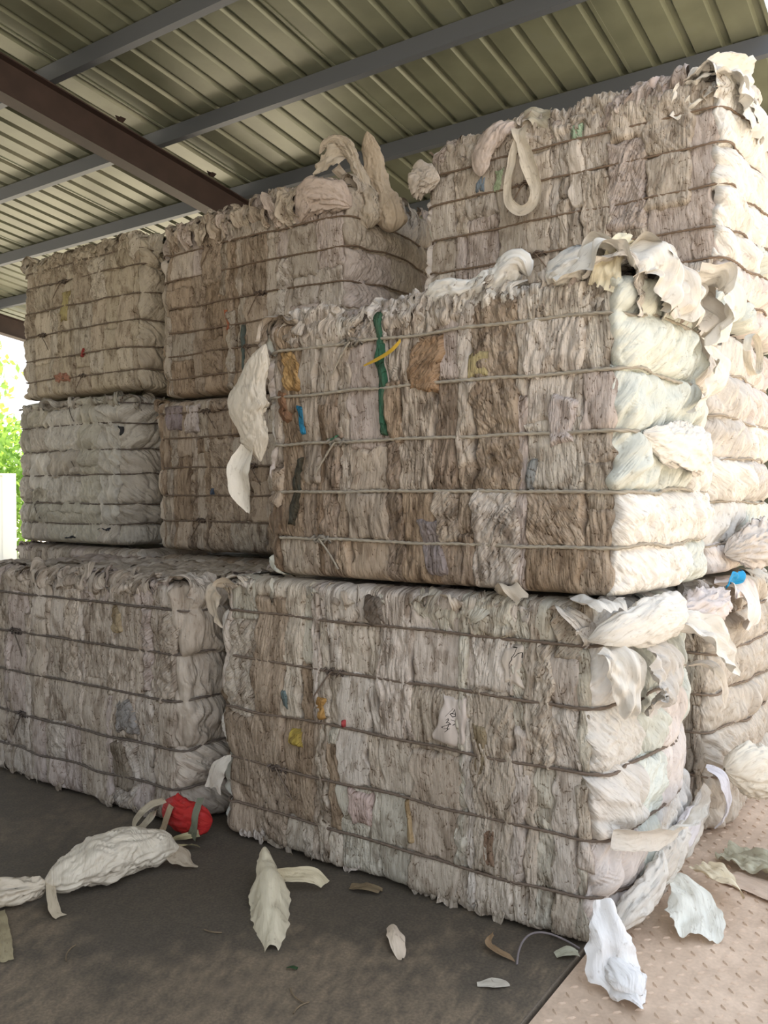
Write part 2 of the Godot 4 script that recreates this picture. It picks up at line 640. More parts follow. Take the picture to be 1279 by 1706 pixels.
func frill(root: Node, s: float, d: Dictionary, pal: Array, da: float, dirt: Color, hgt: float) -> void:
	around(s)
	var p := Vector3(p_x, 0, p_z)
	var n3 := Vector3(p_nx, 0, p_nz)
	var sd3 := Vector3(p_nz, 0, -p_nx)
	var o := out_at(s, bH - 0.09, 1.0)
	var hh := hgt * rng.randf_range(0.2, 1.0)
	var lid := 0.03 if d.get("covered", false) else 0.0
	var c: Color = pal[rng.randi() % pal.size()]
	var w := rng.randf_range(0.09, 0.26)
	var tilt := sd3 * rng.randf_range(-0.05, 0.05)
	var drop := rng.randf_range(0.05, 0.14)
	sheet("bag_flap", root, [p + n3 * (o - 0.012) + Vector3(0, bH - drop - 0.03, 0), p + n3 * (o + rng.randf_range(0.0, 0.02)) + Vector3(0, bH - drop * 0.5, 0), p + n3 * (o - 0.035) + tilt + Vector3(0, bH - 0.012 - lid + hh, 0), p + n3 * (o - 0.13 - rng.randf() * 0.06) + tilt + Vector3(0, bH + hh * 0.3 - 0.01 - lid, 0)],
		[w * rng.randf_range(0.5, 1.0), w, w * rng.randf_range(0.7, 1.1), w * 0.8], [sd3, sd3, (sd3 + n3 * rng.randf_range(-0.4, 0.4)).normalized(), sd3], c, {"amp": 0.017, "fold": rng.randf_range(14.0, 26.0), "grime": da, "dirt": dirt, "step": 0.008, "curl": rng.randf_range(-0.12, 0.05), "mat": m_bag, "ragged": 0.3})

# ================================================================ scene
func _ready() -> void:
	# camera
	var cam := Camera3D.new()
	cam.name = "camera"
	add_child(cam)
	cam.position = Vector3(0, 1.5, 0)
	cam.rotation_degrees = Vector3(-1.15, 34.5, 0)
	cam.fov = rad_to_deg(2.0 * atan(853.0 / 1400.0))
	cam.near = 0.05
	cam.far = 200.0
	cam.current = true
	# overcast sky and exposure
	var sm := ProceduralSkyMaterial.new()
	sm.sky_top_color = Color(0.90, 0.94, 1.0)
	sm.sky_horizon_color = Color(1.0, 0.985, 0.96)
	sm.ground_horizon_color = Color(0.62, 0.60, 0.56)
	sm.ground_bottom_color = Color(0.5, 0.48, 0.45)
	sm.sky_energy_multiplier = 1.0
	var sky := Sky.new()
	sky.sky_material = sm
	var env := Environment.new()
	env.background_mode = Environment.BG_SKY
	env.sky = sky
	env.tonemap_mode = Environment.TONE_MAPPER_LINEAR
	env.tonemap_exposure = 1.75
	env.sdfgi_enabled = true
	env.ssao_enabled = true
	env.ssil_enabled = true
	var we := WorldEnvironment.new()
	we.name = "sky"
	we.environment = env
	add_child(we)

	# sun behind the shed on the left: it lights the yard, not the bay
	var sun := DirectionalLight3D.new()
	sun.name = "sun"
	sun.light_color = Color(1.0, 0.97, 0.9)
	sun.light_energy = 3.6
	sun.light_angular_distance = 2.0
	sun.shadow_enabled = true
	add_child(sun)
	sun.look_at_from_position(Vector3(-5.0, 9.5, -4.0), Vector3.ZERO)

	rng.seed = 11
	mk_noise(n_fold, 3)
	mk_noise(n_fine, 17)
	mk_noise(n_wide, 29, 2)
	mk_noise(n_dirt, 41, 3)
	make_materials()
	build_shell()
	build_wall()
	build_outside()
	build_bales()
	build_loose()

# ---------------------------------------------------------------- materials
var m_roof: StandardMaterial3D
var m_purlin: StandardMaterial3D
var m_rafter: StandardMaterial3D
var m_concrete: StandardMaterial3D
var m_plate: StandardMaterial3D
var m_plain_concrete: StandardMaterial3D
var m_yard: StandardMaterial3D

func make_materials() -> void:
	var N := 1024
	var streak := seamless(5, 1024, 150, N, 0.022, FastNoiseLite.FRACTAL_RIDGED, 3)
	var crump := seamless(6, 640, 420, N, 0.016, FastNoiseLite.FRACTAL_RIDGED, 4)
	var fibre := seamless(7, 1024, 60, N, 0.07, FastNoiseLite.FRACTAL_FBM, 3)
	var blot := seamless(8, 512, 256, N, 0.012, FastNoiseLite.FRACTAL_FBM, 5)
	var hd := PackedByteArray(); hd.resize(N * N)
	var cd := PackedByteArray(); cd.resize(N * N * 3)
	for i in N * N:
		var a := streak[i] / 255.0
		var b := crump[i] / 255.0
		var f := fibre[i] / 255.0
		var bl := blot[i] / 255.0
		hd[i] = clampi(int((0.40 * (1.0 - a) + 0.42 * (1.0 - b) + 0.18 * f) * 255.0), 0, 255)
		# grime blotches, fibres; thin dark lines mix grime with shade painted into creases
		var line := smoothstep(0.76, 0.95, b) * 0.62 + smoothstep(0.78, 0.97, a) * 0.5
		line *= 0.25 + 0.75 * smoothstep(0.25, 0.55, bl)
		var g := clampf(line + smoothstep(0.52, 0.80, bl) * 0.22 + (f - 0.5) * 0.22, 0.0, 0.85)
		cd[i * 3] = clampi(int((1.0 - g * 0.72) * 255.0), 0, 255)
		cd[i * 3 + 1] = clampi(int((1.0 - g * 0.80) * 255.0), 0, 255)
		cd[i * 3 + 2] = clampi(int((1.0 - g * 0.88) * 255.0), 0, 255)
	var t_h := tex_of(hd, N, Image.FORMAT_L8)
	var t_c := tex_of(cd, N, Image.FORMAT_RGB8)
	m_bag = StandardMaterial3D.new()
	m_bag.vertex_color_use_as_albedo = true
	m_bag.albedo_texture = t_c
	m_bag.roughness = 0.7
	m_bag.metallic_specular = 0.35
	m_bag.heightmap_enabled = true
	m_bag.heightmap_texture = t_h
	m_bag.heightmap_scale = 1.1
	m_bag.cull_mode = BaseMaterial3D.CULL_DISABLED
	m_gloss = m_bag.duplicate()
	m_gloss.roughness = 0.5
	m_gloss.heightmap_scale = 1.0
	m_gloss.uv1_scale = Vector3(0.6, 0.6, 0.6)
	var cl := PackedByteArray(); cl.resize(N * N * 3)
	for i in N * N * 3:
		cl[i] = 255 - int((255 - cd[i]) * 0.3)
	m_gloss.albedo_texture = tex_of(cl, N, Image.FORMAT_RGB8)
	m_smooth = m_bag.duplicate()
	m_smooth.heightmap_scale = 0.6
	m_smooth.roughness = 0.6
	m_loose = m_gloss.duplicate()
	m_loose.roughness = 0.55
	m_loose.heightmap_scale = 0.5
	m_loose.backlight_enabled = true
	m_loose.backlight = Color(0.35, 0.34, 0.32)
	m_rope = StandardMaterial3D.new()
	m_rope.vertex_color_use_as_albedo = true
	m_rope.roughness = 0.75
	m_ink = StandardMaterial3D.new()
	m_ink.albedo_color = Color(0.09, 0.075, 0.07)
	m_ink.roughness = 0.7

	m_roof = StandardMaterial3D.new()
	m_roof.albedo_color = Color(0.52, 0.535, 0.47)
	m_roof.roughness = 0.3
	m_roof.metallic = 0.2
	m_roof.metallic_specular = 0.6
	m_roof.uv1_triplanar = true
	m_roof.uv1_world_triplanar = true
	m_roof.uv1_scale = Vector3(0.5, 0.5, 0.5)
	var rd := seamless(21, 512, 512, 512, 0.008, FastNoiseLite.FRACTAL_FBM, 5)
	var rc := PackedByteArray(); rc.resize(512 * 512 * 3)
	for i in 512 * 512:
		var g := 0.84 + 0.2 * (rd[i] / 255.0)
		rc[i * 3] = clampi(int(255.0 * g), 0, 255)
		rc[i * 3 + 1] = clampi(int(255.0 * g), 0, 255)
		rc[i * 3 + 2] = clampi(int(255.0 * g * 0.98), 0, 255)
	m_roof.albedo_texture = tex_of(rc, 512, Image.FORMAT_RGB8)
	m_purlin = StandardMaterial3D.new()
	m_purlin.albedo_color = Color(0.42, 0.44, 0.48)
	m_purlin.roughness = 0.45
	m_purlin.metallic = 0.3
	m_rafter = StandardMaterial3D.new()
	m_rafter.albedo_color = Color(0.27, 0.21, 0.20)
	m_rafter.roughness = 0.55
	m_rafter.albedo_texture = m_roof.albedo_texture
	m_rafter.uv1_triplanar = true
	m_rafter.uv1_world_triplanar = true

	# concrete: dark, oily, with lighter dust lying on it in patches
	var c1 := seamless(31, 512, 512, N, 0.006, FastNoiseLite.FRACTAL_FBM, 6)
	var c2 := seamless(32, 1024, 1024, N, 0.09, FastNoiseLite.FRACTAL_FBM, 3)
	var c3 := seamless(33, 700, 500, N, 0.03, FastNoiseLite.FRACTAL_FBM, 4)
	var cc := PackedByteArray(); cc.resize(N * N * 3)
	for i in N * N:
		var a := smoothstep(0.38, 0.66, c1[i] / 255.0)
		var b := c2[i] / 255.0
		var c := smoothstep(0.35, 0.7, c3[i] / 255.0)
		var dust := clampf(a * 0.10 + c * 0.16 + 0.35 + (b - 0.5) * 1.0, 0.0, 1.0)
		cc[i * 3] = int(lerpf(116.0, 156.0, dust))
		cc[i * 3 + 1] = int(lerpf(106.0, 142.0, dust))
		cc[i * 3 + 2] = int(lerpf(94.0, 122.0, dust))
	m_concrete = StandardMaterial3D.new()
	m_concrete.albedo_texture = tex_of(cc, N, Image.FORMAT_RGB8)
	m_concrete.roughness = 0.75
	m_plain_concrete = m_concrete.duplicate()
	m_plain_concrete.uv1_triplanar = true
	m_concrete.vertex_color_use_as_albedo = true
	m_plate = StandardMaterial3D.new()
	var pc := PackedByteArray(); pc.resize(N * N * 3)
	for i in N * N:
		var a := c1[i] / 255.0
		var b := c2[i] / 255.0
		var c := c3[i] / 255.0
		var k := clampf(0.5 + (a - 0.5) * 0.8 + (b - 0.5) * 0.4 + (c - 0.5) * 0.5, 0.0, 1.0)
		pc[i * 3] = int(lerpf(186.0, 232.0, k))
		pc[i * 3 + 1] = int(lerpf(162.0, 208.0, k))
		pc[i * 3 + 2] = int(lerpf(140.0, 185.0, k))
	m_plate.albedo_texture = tex_of(pc, N, Image.FORMAT_RGB8)
	m_plate.roughness = 0.6
	m_plate.uv1_triplanar = true
	m_plate.uv1_world_triplanar = true
	m_plate.uv1_scale = Vector3(0.6, 0.6, 0.6)
	m_yard = StandardMaterial3D.new()
	m_yard.albedo_color = Color(0.72, 0.68, 0.62)
	m_yard.roughness = 0.9

# ---------------------------------------------------------------- shed
const SLOPE := 0.13
const EDGE_X := -0.93
const ROOF_BACK := -7.7
const ROOF_FRONT := 7.5

func roof_y(z: float) -> float:
	# underside of the sheets
	return 4.86 + SLOPE * z

func build_shell() -> void:
	var floor_root := node("floor", self)
	floor_root.set_meta("kind", "structure")
	var st := SurfaceTool.new()
	st.begin(Mesh.PRIMITIVE_TRIANGLES)
	box_st(st, Vector3(-6.608, -0.105, 0.0), Vector3(11.18, 0.2, 16.5))
	var slab := mesh_node("concrete_slab", st.commit(), m_plain_concrete, floor_root)
	var fv := PackedVector3Array()
	var fu := PackedVector2Array()
	var fc := PackedColorArray()
	var nx := 320
	var nz := 430
	for j in nz:
		for i in nx:
			# finer cells near the open side
			var x := -1.018 - 11.17 * pow(i / (nx - 1.0), 1.6)
			var z := -8.25 + 16.5 * j / (nz - 1.0)
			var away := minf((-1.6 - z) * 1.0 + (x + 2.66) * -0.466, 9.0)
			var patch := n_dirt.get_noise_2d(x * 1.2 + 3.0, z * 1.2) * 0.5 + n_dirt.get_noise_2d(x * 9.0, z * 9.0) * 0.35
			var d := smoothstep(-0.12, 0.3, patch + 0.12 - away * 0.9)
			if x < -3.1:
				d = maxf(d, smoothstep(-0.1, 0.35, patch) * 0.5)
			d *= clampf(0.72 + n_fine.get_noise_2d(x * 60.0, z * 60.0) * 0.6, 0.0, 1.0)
			fv.append(Vector3(x, 0.0, z))
			fu.append(Vector2(x, z) * 0.8)
			fc.append(Color(0.42, 0.42, 0.42).lerp(Color(1.0, 0.94, 0.86), d * 0.85))  # lighter toward the camera: grainy dust plus brighter light painted into the colour
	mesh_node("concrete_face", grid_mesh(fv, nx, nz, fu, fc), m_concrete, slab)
	st = SurfaceTool.new()
	st.begin(Mesh.PRIMITIVE_TRIANGLES)
	box_st(st, Vector3(0.495, -0.103, 0.0), Vector3(2.99, 0.194, 16.5))
	var plate := mesh_node("tread_plate", st.commit(), m_plate, floor_root)
	plate.set_meta("label", "dusty steel tread plate")
	# raised bars of the tread plate, crossed in pairs
	st = SurfaceTool.new()
	st.begin(Mesh.PRIMITIVE_TRIANGLES)
	st.set_smooth_group(-1)
	var pitch := 0.05
	for i in 64:
		for j in 84:
			var x := -0.985 + (i + 0.5) * pitch + (0.0 if j % 2 == 0 else pitch * 0.5) * 0.0
			var z := -4.6 + (j + 0.5) * pitch
			if z > -1.4 or x > 0.3:
				continue
			var ang := PI * 0.25 if (i + j) % 2 == 0 else -PI * 0.25
			var dx := Vector3(cos(ang), 0, sin(ang)) * 0.016
			var dz := Vector3(-sin(ang), 0, cos(ang)) * 0.0055
			var c := Vector3(x, -0.0062, z)
			var t := Vector3(0, 0.005, 0)
			var e := [c - dx, c - dz, c + dx, c + dz]
			var a := c - dx * 0.55 + t
			var b := c + dx * 0.55 + t
			for tri in [[e[0], e[1], a], [e[1], b, a], [e[1], e[2], b], [e[2], e[3], b], [e[3], a, b], [e[3], e[0], a]]:
				for p in tri:
					st.add_vertex(p)
	st.generate_normals()
	var bars := mesh_node("tread_bars", st.commit(), m_plate, plate)
	bars.set_meta("kind", "stuff")

	var ceil_root := node("ceiling", self)
	ceil_root.set_meta("kind", "structure")
	# ribbed sheets, four ribs each
	var prof := PackedVector2Array()
	var rib := 0.205
	for k in 4:
		var x0 := k * rib
		prof.append_array([Vector2(x0, 0), Vector2(x0 + 0.13, 0), Vector2(x0 + 0.145, 0.027), Vector2(x0 + 0.175, 0.027), Vector2(x0 + 0.19, 0)])
	prof.append(Vector2(4 * rib + 0.006, 0))
	var low := prof.duplicate()
	for k in range(low.size() - 1, -1, -1):
		prof.append(low[k] + Vector2(0, 0.004))
	var count := 13
	var along := Vector3(0, SLOPE * (ROOF_BACK - ROOF_FRONT), ROOF_BACK - ROOF_FRONT)
	var sheet_mesh := prism(prof, Vector3.ZERO, Vector3.RIGHT, Vector3.UP, along)
	for i in count:
		var o := mesh_node("roof_sheet", sheet_mesh, m_roof, ceil_root)
		o.position = Vector3(EDGE_X - (i + 1) * rib * 4.0, roof_y(ROOF_FRONT) + (0.003 if i % 2 == 0 else -0.003), ROOF_FRONT)
	# purlins: C sections
	var c_prof := PackedVector2Array([Vector2(0, 0), Vector2(0.055, 0), Vector2(0.055, 0.014), Vector2(0.051, 0.014), Vector2(0.051, 0.004), Vector2(0.004, 0.004), Vector2(0.004, 0.106), Vector2(0.051, 0.106), Vector2(0.051, 0.096), Vector2(0.055, 0.096), Vector2(0.055, 0.11), Vector2(0, 0.11)])
	var zp := [-3.44, -4.36, -5.3, -6.22, -7.14, -2.5, -1.56, -0.6, 0.35, 1.3, 2.25, 3.2, 4.15, 5.1, 6.05, 7.0]
	var pm := prism(c_prof, Vector3.ZERO, Vector3(0, 0, -1), Vector3.UP, Vector3(-10.6, 0, 0))
	for z in zp:
		var o := mesh_node("purlin", pm, m_purlin, ceil_root)
		o.position = Vector3(EDGE_X, roof_y(z) - 0.118, z)
	# rafters: I beams following the slope
	for x in [-5.16, -10.6]:
		var i_prof := PackedVector2Array()
		var hw := 0.062
		var hh := 0.25
		for p in [Vector2(-hw, 0), Vector2(hw, 0), Vector2(hw, 0.010), Vector2(0.004, 0.010), Vector2(0.004, hh - 0.01), Vector2(hw, hh - 0.01), Vector2(hw, hh), Vector2(-hw, hh), Vector2(-hw, hh - 0.01), Vector2(-0.004, hh - 0.01), Vector2(-0.004, 0.010), Vector2(-hw, 0.010)]:
			i_prof.append(p)
		var rm := prism(i_prof, Vector3.ZERO, Vector3.RIGHT, Vector3.UP, along)
		var o := mesh_node("rafter", rm, m_rafter, ceil_root)
		o.position = Vector3(x, roof_y(ROOF_FRONT) - 0.118 - 0.25 - 0.004, ROOF_FRONT)
		for z in [-7.4, 7.0]:
			st = SurfaceTool.new()
			st.begin(Mesh.PRIMITIVE_TRIANGLES)
			var top := roof_y(z) - 0.37
			box_st(st, Vector3(0, top * 0.5, 0), Vector3(0.008, top, 0.16))
			box_st(st, Vector3(0, top * 0.5, 0.084), Vector3(0.13, top, 0.008))
			box_st(st, Vector3(0, top * 0.5, -0.084), Vector3(0.13, top, 0.008))
			var post := mesh_node("post", st.commit(), m_rafter, ceil_root)
			post.position = Vector3(x, 0, z)
	# small clips where the purlins are bolted to the near rafter
	for z in [-4.0, -4.9]:
		st = SurfaceTool.new()
		st.begin(Mesh.PRIMITIVE_TRIANGLES)
		box_st(st, Vector3(0, 0, 0), Vector3(0.004, 0.05, 0.05))
		box_st(st, Vector3(0.02, -0.023, 0), Vector3(0.04, 0.004, 0.05))
		var o := mesh_node("bracket", st.commit(), m_rafter, ceil_root)
		o.position = Vector3(-5.09, roof_y(z) - 0.10, z)
		o.rotation.z = 0.5

func build_wall() -> void:
	# unseen wall behind the photographer, added to darken the bale fronts
	var top := roof_y(6.0) - 0.02
	var prof := PackedVector2Array()
	for k in 52:
		var x0 := -11.58 + k * 0.205
		prof.append_array([Vector2(x0, 0), Vector2(x0 + 0.13, 0), Vector2(x0 + 0.145, 0.027), Vector2(x0 + 0.175, 0.027), Vector2(x0 + 0.19, 0)])
	prof.append(Vector2(-0.93, 0))
	var low := prof.duplicate()
	for k in range(low.size() - 1, -1, -1):
		prof.append(low[k] + Vector2(0, 0.05))
	var w := mesh_node("wall_front_added", prism(prof, Vector3(0, 0, 6.0), Vector3.RIGHT, Vector3(0, 0, 1), Vector3(0, top, 0)), m_roof, self)
	w.set_meta("kind", "structure")
	# second unseen wall, added behind the stacks to dim the roof underside
	prof = PackedVector2Array()
	for k in 27:
		var x0 := -6.5 + k * 0.205
		prof.append_array([Vector2(x0, 0), Vector2(x0 + 0.13, 0), Vector2(x0 + 0.145, 0.027), Vector2(x0 + 0.175, 0.027), Vector2(x0 + 0.19, 0)])
	prof.append(Vector2(-0.95, 0))
	low = prof.duplicate()
	for k in range(low.size() - 1, -1, -1):
		prof.append(low[k] + Vector2(0, 0.05))
	w = mesh_node("wall_back_added", prism(prof, Vector3(0, 0, -7.62), Vector3.RIGHT, Vector3(0, 0, 1), Vector3(0, roof_y(-7.62) - 0.02, 0)), m_roof, self)
	w.set_meta("kind", "structure")

func leaf_mesh(n: int, r: Vector3, s: float, seed_: int) -> ArrayMesh:
	var g := RandomNumberGenerator.new()
	g.seed = seed_
	var st := SurfaceTool.new()
	st.begin(Mesh.PRIMITIVE_TRIANGLES)
	st.set_smooth_group(-1)
	for i in n:
		var d := Vector3(g.randfn(), g.randfn(), g.randfn()).normalized() * pow(g.randf(), 0.4)
		var c := d * r
		var a := Vector3(g.randfn(), g.randfn(), g.randfn()).normalized() * s * g.randf_range(0.6, 1.2)
		var b := a.cross(Vector3(g.randfn(), g.randfn(), g.randfn())).normalized() * s * 0.45
		for p in [c - a, c + b, c + a, c - a, c + a, c - b]:
			st.add_vertex(p)
	st.generate_normals()
	return st.commit()

func build_outside() -> void:
	var st := SurfaceTool.new()
	st.begin(Mesh.PRIMITIVE_TRIANGLES)
	box_st(st, Vector3(0, -0.26, 0), Vector3(140, 0.1, 140))
	var g := mesh_node("ground", st.commit(), m_yard, self)
	g.set_meta("kind", "structure")
	var m_leaf := StandardMaterial3D.new()
	m_leaf.albedo_color = Color(0.50, 0.64, 0.30)
	m_leaf.roughness = 0.6
	m_leaf.backlight_enabled = true
	m_leaf.backlight = Color(0.5, 0.6, 0.25)
	m_leaf.cull_mode = BaseMaterial3D.CULL_DISABLED
	var m_bark := StandardMaterial3D.new()
	m_bark.albedo_color = Color(0.36, 0.31, 0.26)
	# tree whose crown hangs into the gap on the left
	var t := node("tree", self, Vector3(-16.0, -0.21, -8.3))
	tag(t, "leafy green tree against white sky beyond the left end of the shed", "tree")
	var tp := PackedVector3Array()
	for i in 16:
		tp.append(Vector3(0.15 * sin(i * 0.5), i * 0.26, 0.1 * cos(i * 0.4)))
	tube("trunk", t, tp, 0.13, m_bark, Color(1, 1, 1))
	var cr := mesh_node("foliage", leaf_mesh(900, Vector3(1.7, 1.1, 1.7), 0.10, 4), m_leaf, t)
	cr.position = Vector3(0, 3.9, 0)
	cr.set_meta("kind", "stuff")
	# row of shrubs
	var words := ["bright green tall shrub straight beyond the gap at the left edge", "bright green shrub farther left in the row outside", "bright green shrub hidden by the bales in the row outside"]
	for i in 3:
		var s := node("shrub" if i == 0 else "shrub_%03d" % i, self, [Vector3(-22.6, -0.21, -13.2), Vector3(-25.0, -0.21, -9.2), Vector3(-20.0, -0.21, -17.2)][i])
		tag(s, words[i], "shrub", "shrubs outside on the left")
		var f := mesh_node("foliage", leaf_mesh(4200, Vector3(2.1, 2.1, 2.1), 0.15, 30 + i), m_leaf, s)
		f.position.y = 2.1
		f.set_meta("kind", "stuff")
		var sp := PackedVector3Array([Vector3(0, 0, 0), Vector3(0.02, 0.8, 0), Vector3(0, 2.0, 0.03)])
		tube("stem", s, sp, 0.06, m_bark, Color(1, 1, 1))
	# pale wall outside
	st = SurfaceTool.new()
	st.begin(Mesh.PRIMITIVE_TRIANGLES)
	box_st(st, Vector3(0, 1.08, 0), Vector3(3.0, 2.16, 0.24))
	box_st(st, Vector3(1.4, 1.1, 0), Vector3(0.3, 2.2, 0.3))
	box_st(st, Vector3(0, 2.2, 0), Vector3(3.1, 0.06, 0.32))
	var m_white := StandardMaterial3D.new()
	m_white.albedo_color = Color(0.86, 0.86, 0.84)
	m_white.roughness = 0.9
	var w := mesh_node("yard_wall", st.commit(), m_white, self)
	w.position = Vector3(-19.5, -0.21, -10.3)
	w.rotation.y = 1.02
	tag(w, "pale whitewashed wall outside at the far left edge", "wall")

# ---------------------------------------------------------------- bales
func build_bales() -> void:
	var pale := [sr(206, 196, 182), sr(200, 190, 175), sr(210, 202, 192), sr(194, 183, 168), sr(204, 194, 184), sr(199, 194, 180)]
	var white := [sr(226, 222, 215), sr(218, 212, 204), sr(230, 227, 222), sr(217, 220, 211), sr(224, 215, 209)]
	var grey := [sr(198, 187, 174), sr(190, 179, 166), sr(203, 194, 184), sr(186, 176, 164), sr(192, 180, 173)]
	var brown := [sr(182, 166, 148), sr(172, 156, 138), sr(190, 177, 162), sr(164, 145, 124), sr(184, 173, 158), sr(174, 156, 136)]
	var dark_brown := [sr(166, 150, 134), sr(150, 130, 110), sr(176, 164, 150), sr(158, 142, 126)]
	var straw := [sr(198, 187, 168), sr(191, 179, 158), sr(204, 195, 179), sr(186, 173, 154)]
	var dim := [sr(198, 192, 181), sr(190, 183, 172), sr(205, 201, 192), sr(187, 183, 170)]
	var g := "pressed bales of white woven sacks"
	# front row
	bale("sack_bale", "pale bale on the floor at the near right corner, with handwriting on one sack", g, {"x0": -2.68, "x1": -0.97, "z": -2.65, "depth": 0.98, "y": 0.0, "h": 1.15, "ties": [0.16, 0.36, 0.58, 0.80, 1.0], "covered": true, "seed": 1, "su": 0.0042, "sv": 0.009, "pal": pale, "epal": white, "grime": 0.6, "grime_end": 0.10, "frill": 14, "frill_h": 0.02, "fringe": 9, "smooth": 0.36, "end": 0.09, "pin_end": 0.042, "left": true, "left_share": 0.3, "rope_r": 0.0052,
		"zones": [[0.0, 0.35, 0.1, 0.6, brown, 0.75], [0.55, 0.75, 0.3, 0.7, brown + pale, 0.7]]})
	bale("sack_bale_001", "brown-stained bale with green and yellow scraps, on top of the near right bale", g, {"x0": -2.43, "x1": -0.90, "z": -2.67, "depth": 0.95, "y": 1.16, "h": 1.06, "ties": [0.165, 0.355, 0.55, 0.75, 0.935], "seed": 2, "su": 0.0042, "sv": 0.009, "pal": grey + [sr(208, 200, 188)], "epal": white, "grime": 0.55, "grime_end": 0.10, "dirt": sr(80, 66, 52), "frill": 18, "frill_h": 0.07, "smooth": 0.25, "rope": sr(160, 152, 138), "rope_r": 0.0062, "end": 0.09, "pin_end": 0.042, "left": true, "left_share": 0.35,
		"zones": [[-0.2, 0.72, -0.1, 0.92, brown + grey, 0.75], [-0.2, 0.72, -0.1, 0.55, dark_brown + brown, 0.9], [0.72, 1.1, -0.1, 0.4, brown + grey, 0.75]]})
	bale("sack_bale_002", "pale bale on the floor at the left edge, above the big fallen sack", g, {"x0": -4.62, "x1": -2.87, "z": -2.57, "depth": 1.0, "y": 0.0, "h": 1.11, "ties": [0.166, 0.35, 0.572, 0.78, 0.985], "seed": 3, "su": 0.005, "sv": 0.010, "pal": grey, "epal": grey, "grime": 0.6, "grime_end": 0.3, "frill": 14, "frill_h": 0.03, "fringe": 8, "end": 0.05, "rope": sr(96, 86, 78), "rope_r": 0.0052})
	# back row, top tier
	bale("sack_bale_003", "top-tier bale at upper right with a hanging strap loop", g, {"x0": -2.36, "x1": -0.86, "z": -3.84, "depth": 1.16, "y": 2.26, "h": 1.06, "ties": [0.12, 0.27, 0.41, 0.58, 0.765, 0.92], "seed": 4, "su": 0.0055, "sv": 0.011, "pal": grey, "epal": white, "grime": 0.5, "grime_end": 0.15, "frill": 15, "frill_h": 0.09, "smooth": 0.25, "rope": sr(120, 102, 86), "rope_r": 0.005, "left": true, "left_share": 0.4})
	bale("sack_bale_004", "top-tier bale in the middle with upright twisted sacks on top", g, {"x0": -4.44, "x1": -2.89, "z": -3.84, "depth": 0.98, "y": 2.15, "h": 1.13, "ties": [0.12, 0.27, 0.42, 0.58, 0.77, 0.94], "seed": 5, "su": 0.0055, "sv": 0.011, "pal": grey, "epal": grey, "grime": 0.55, "grime_end": 0.3, "frill": 18, "frill_h": 0.08, "smooth": 0.25, "rope": sr(112, 94, 78), "rope_r": 0.005, "left": true, "left_share": 0.4,
		"zones": [[-0.2, 0.6, -0.1, 0.8, brown, 0.7]]})
	bale("sack_bale_005", "straw-coloured top-tier bale at the far left, under the rafter", g, {"x0": -6.05, "x1": -4.66, "z": -3.84, "depth": 0.98, "y": 2.24, "h": 1.05, "ties": [0.13, 0.29, 0.475, 0.66, 0.85, 0.97], "seed": 6, "su": 0.0065, "sv": 0.012, "pal": straw, "epal": straw, "grime": 0.45, "grime_end": 0.3, "frill": 14, "frill_h": 0.06, "smooth": 0.35, "end": 0.05, "pin_end": 0.03, "rope": sr(108, 94, 80), "rope_r": 0.0045, "left": true, "left_share": 0.7})
	# back row, middle tier
	bale("sack_bale_006", "middle-tier bale of shiny puffed sacks at far left, below the straw-coloured bale", g, {"x0": -6.16, "x1": -4.86, "z": -3.84, "depth": 0.98, "y": 1.14, "h": 1.08, "ties": [0.15, 0.30, 0.51, 0.69, 0.88, 1.02], "covered": true, "seed": 7, "su": 0.0065, "sv": 0.011, "pal": dim, "epal": dim, "grime": 0.4, "grime_end": 0.25, "frill": 8, "frill_h": 0.02, "smooth": 0.7, "pin": 0.035, "r": 0.14, "rope": sr(100, 90, 82), "rope_r": 0.005, "left": true, "left_share": 0.7, "end_left": 0.05, "puffed": true})
	bale("sack_bale_007", "brown middle-tier bale partly behind the hanging white bag", g, {"x0": -4.50, "x1": -2.95, "z": -3.84, "depth": 0.98, "y": 1.13, "h": 1.0, "ties": [0.2, 0.366, 0.55, 0.747, 0.91], "covered": true, "seed": 8, "su": 0.006, "sv": 0.011, "pal": brown, "epal": grey, "grime": 0.75, "dirt": sr(92, 72, 56), "frill": 6, "frill_h": 0.015, "smooth": 0.15, "rope": sr(104, 88, 74), "rope_r": 0.005, "left": true, "left_share": 0.5})
	bale("sack_bale_008", "white middle-tier bale at the right edge, behind the brown-stained bale", g, {"x0": -2.40, "x1": -0.92, "z": -3.84, "depth": 1.16, "y": 1.14, "h": 1.10, "ties": [0.14, 0.33, 0.52, 0.70, 0.9], "covered": true, "seed": 9, "su": 0.006, "sv": 0.011, "pal": pale, "epal": white, "grime": 0.4, "grime_end": 0.2, "frill": 4, "frill_h": 0.02, "frill_end": 4, "rope": sr(160, 148, 132), "rope_r": 0.005, "end": 0.1, "pin_end": 0.042})
	# back row, floor tier
	bale("sack_bale_009", "white bale on the floor at the right edge, behind the near right bale", g, {"x0": -2.40, "x1": -0.90, "z": -3.84, "depth": 1.16, "y": 0.0, "h": 1.12, "ties": [0.26, 0.45, 0.62, 0.80, 0.97], "covered": true, "seed": 10, "su": 0.006, "sv": 0.011, "pal": pale, "epal": [sr(216, 206, 192), sr(208, 198, 184), sr(222, 214, 202)], "grime": 0.45, "grime_end": 0.3, "frill": 4, "frill_h": 0.02, "frill_end": 4, "rope": sr(130, 114, 98), "rope_r": 0.005, "end": 0.1, "pin_end": 0.042})
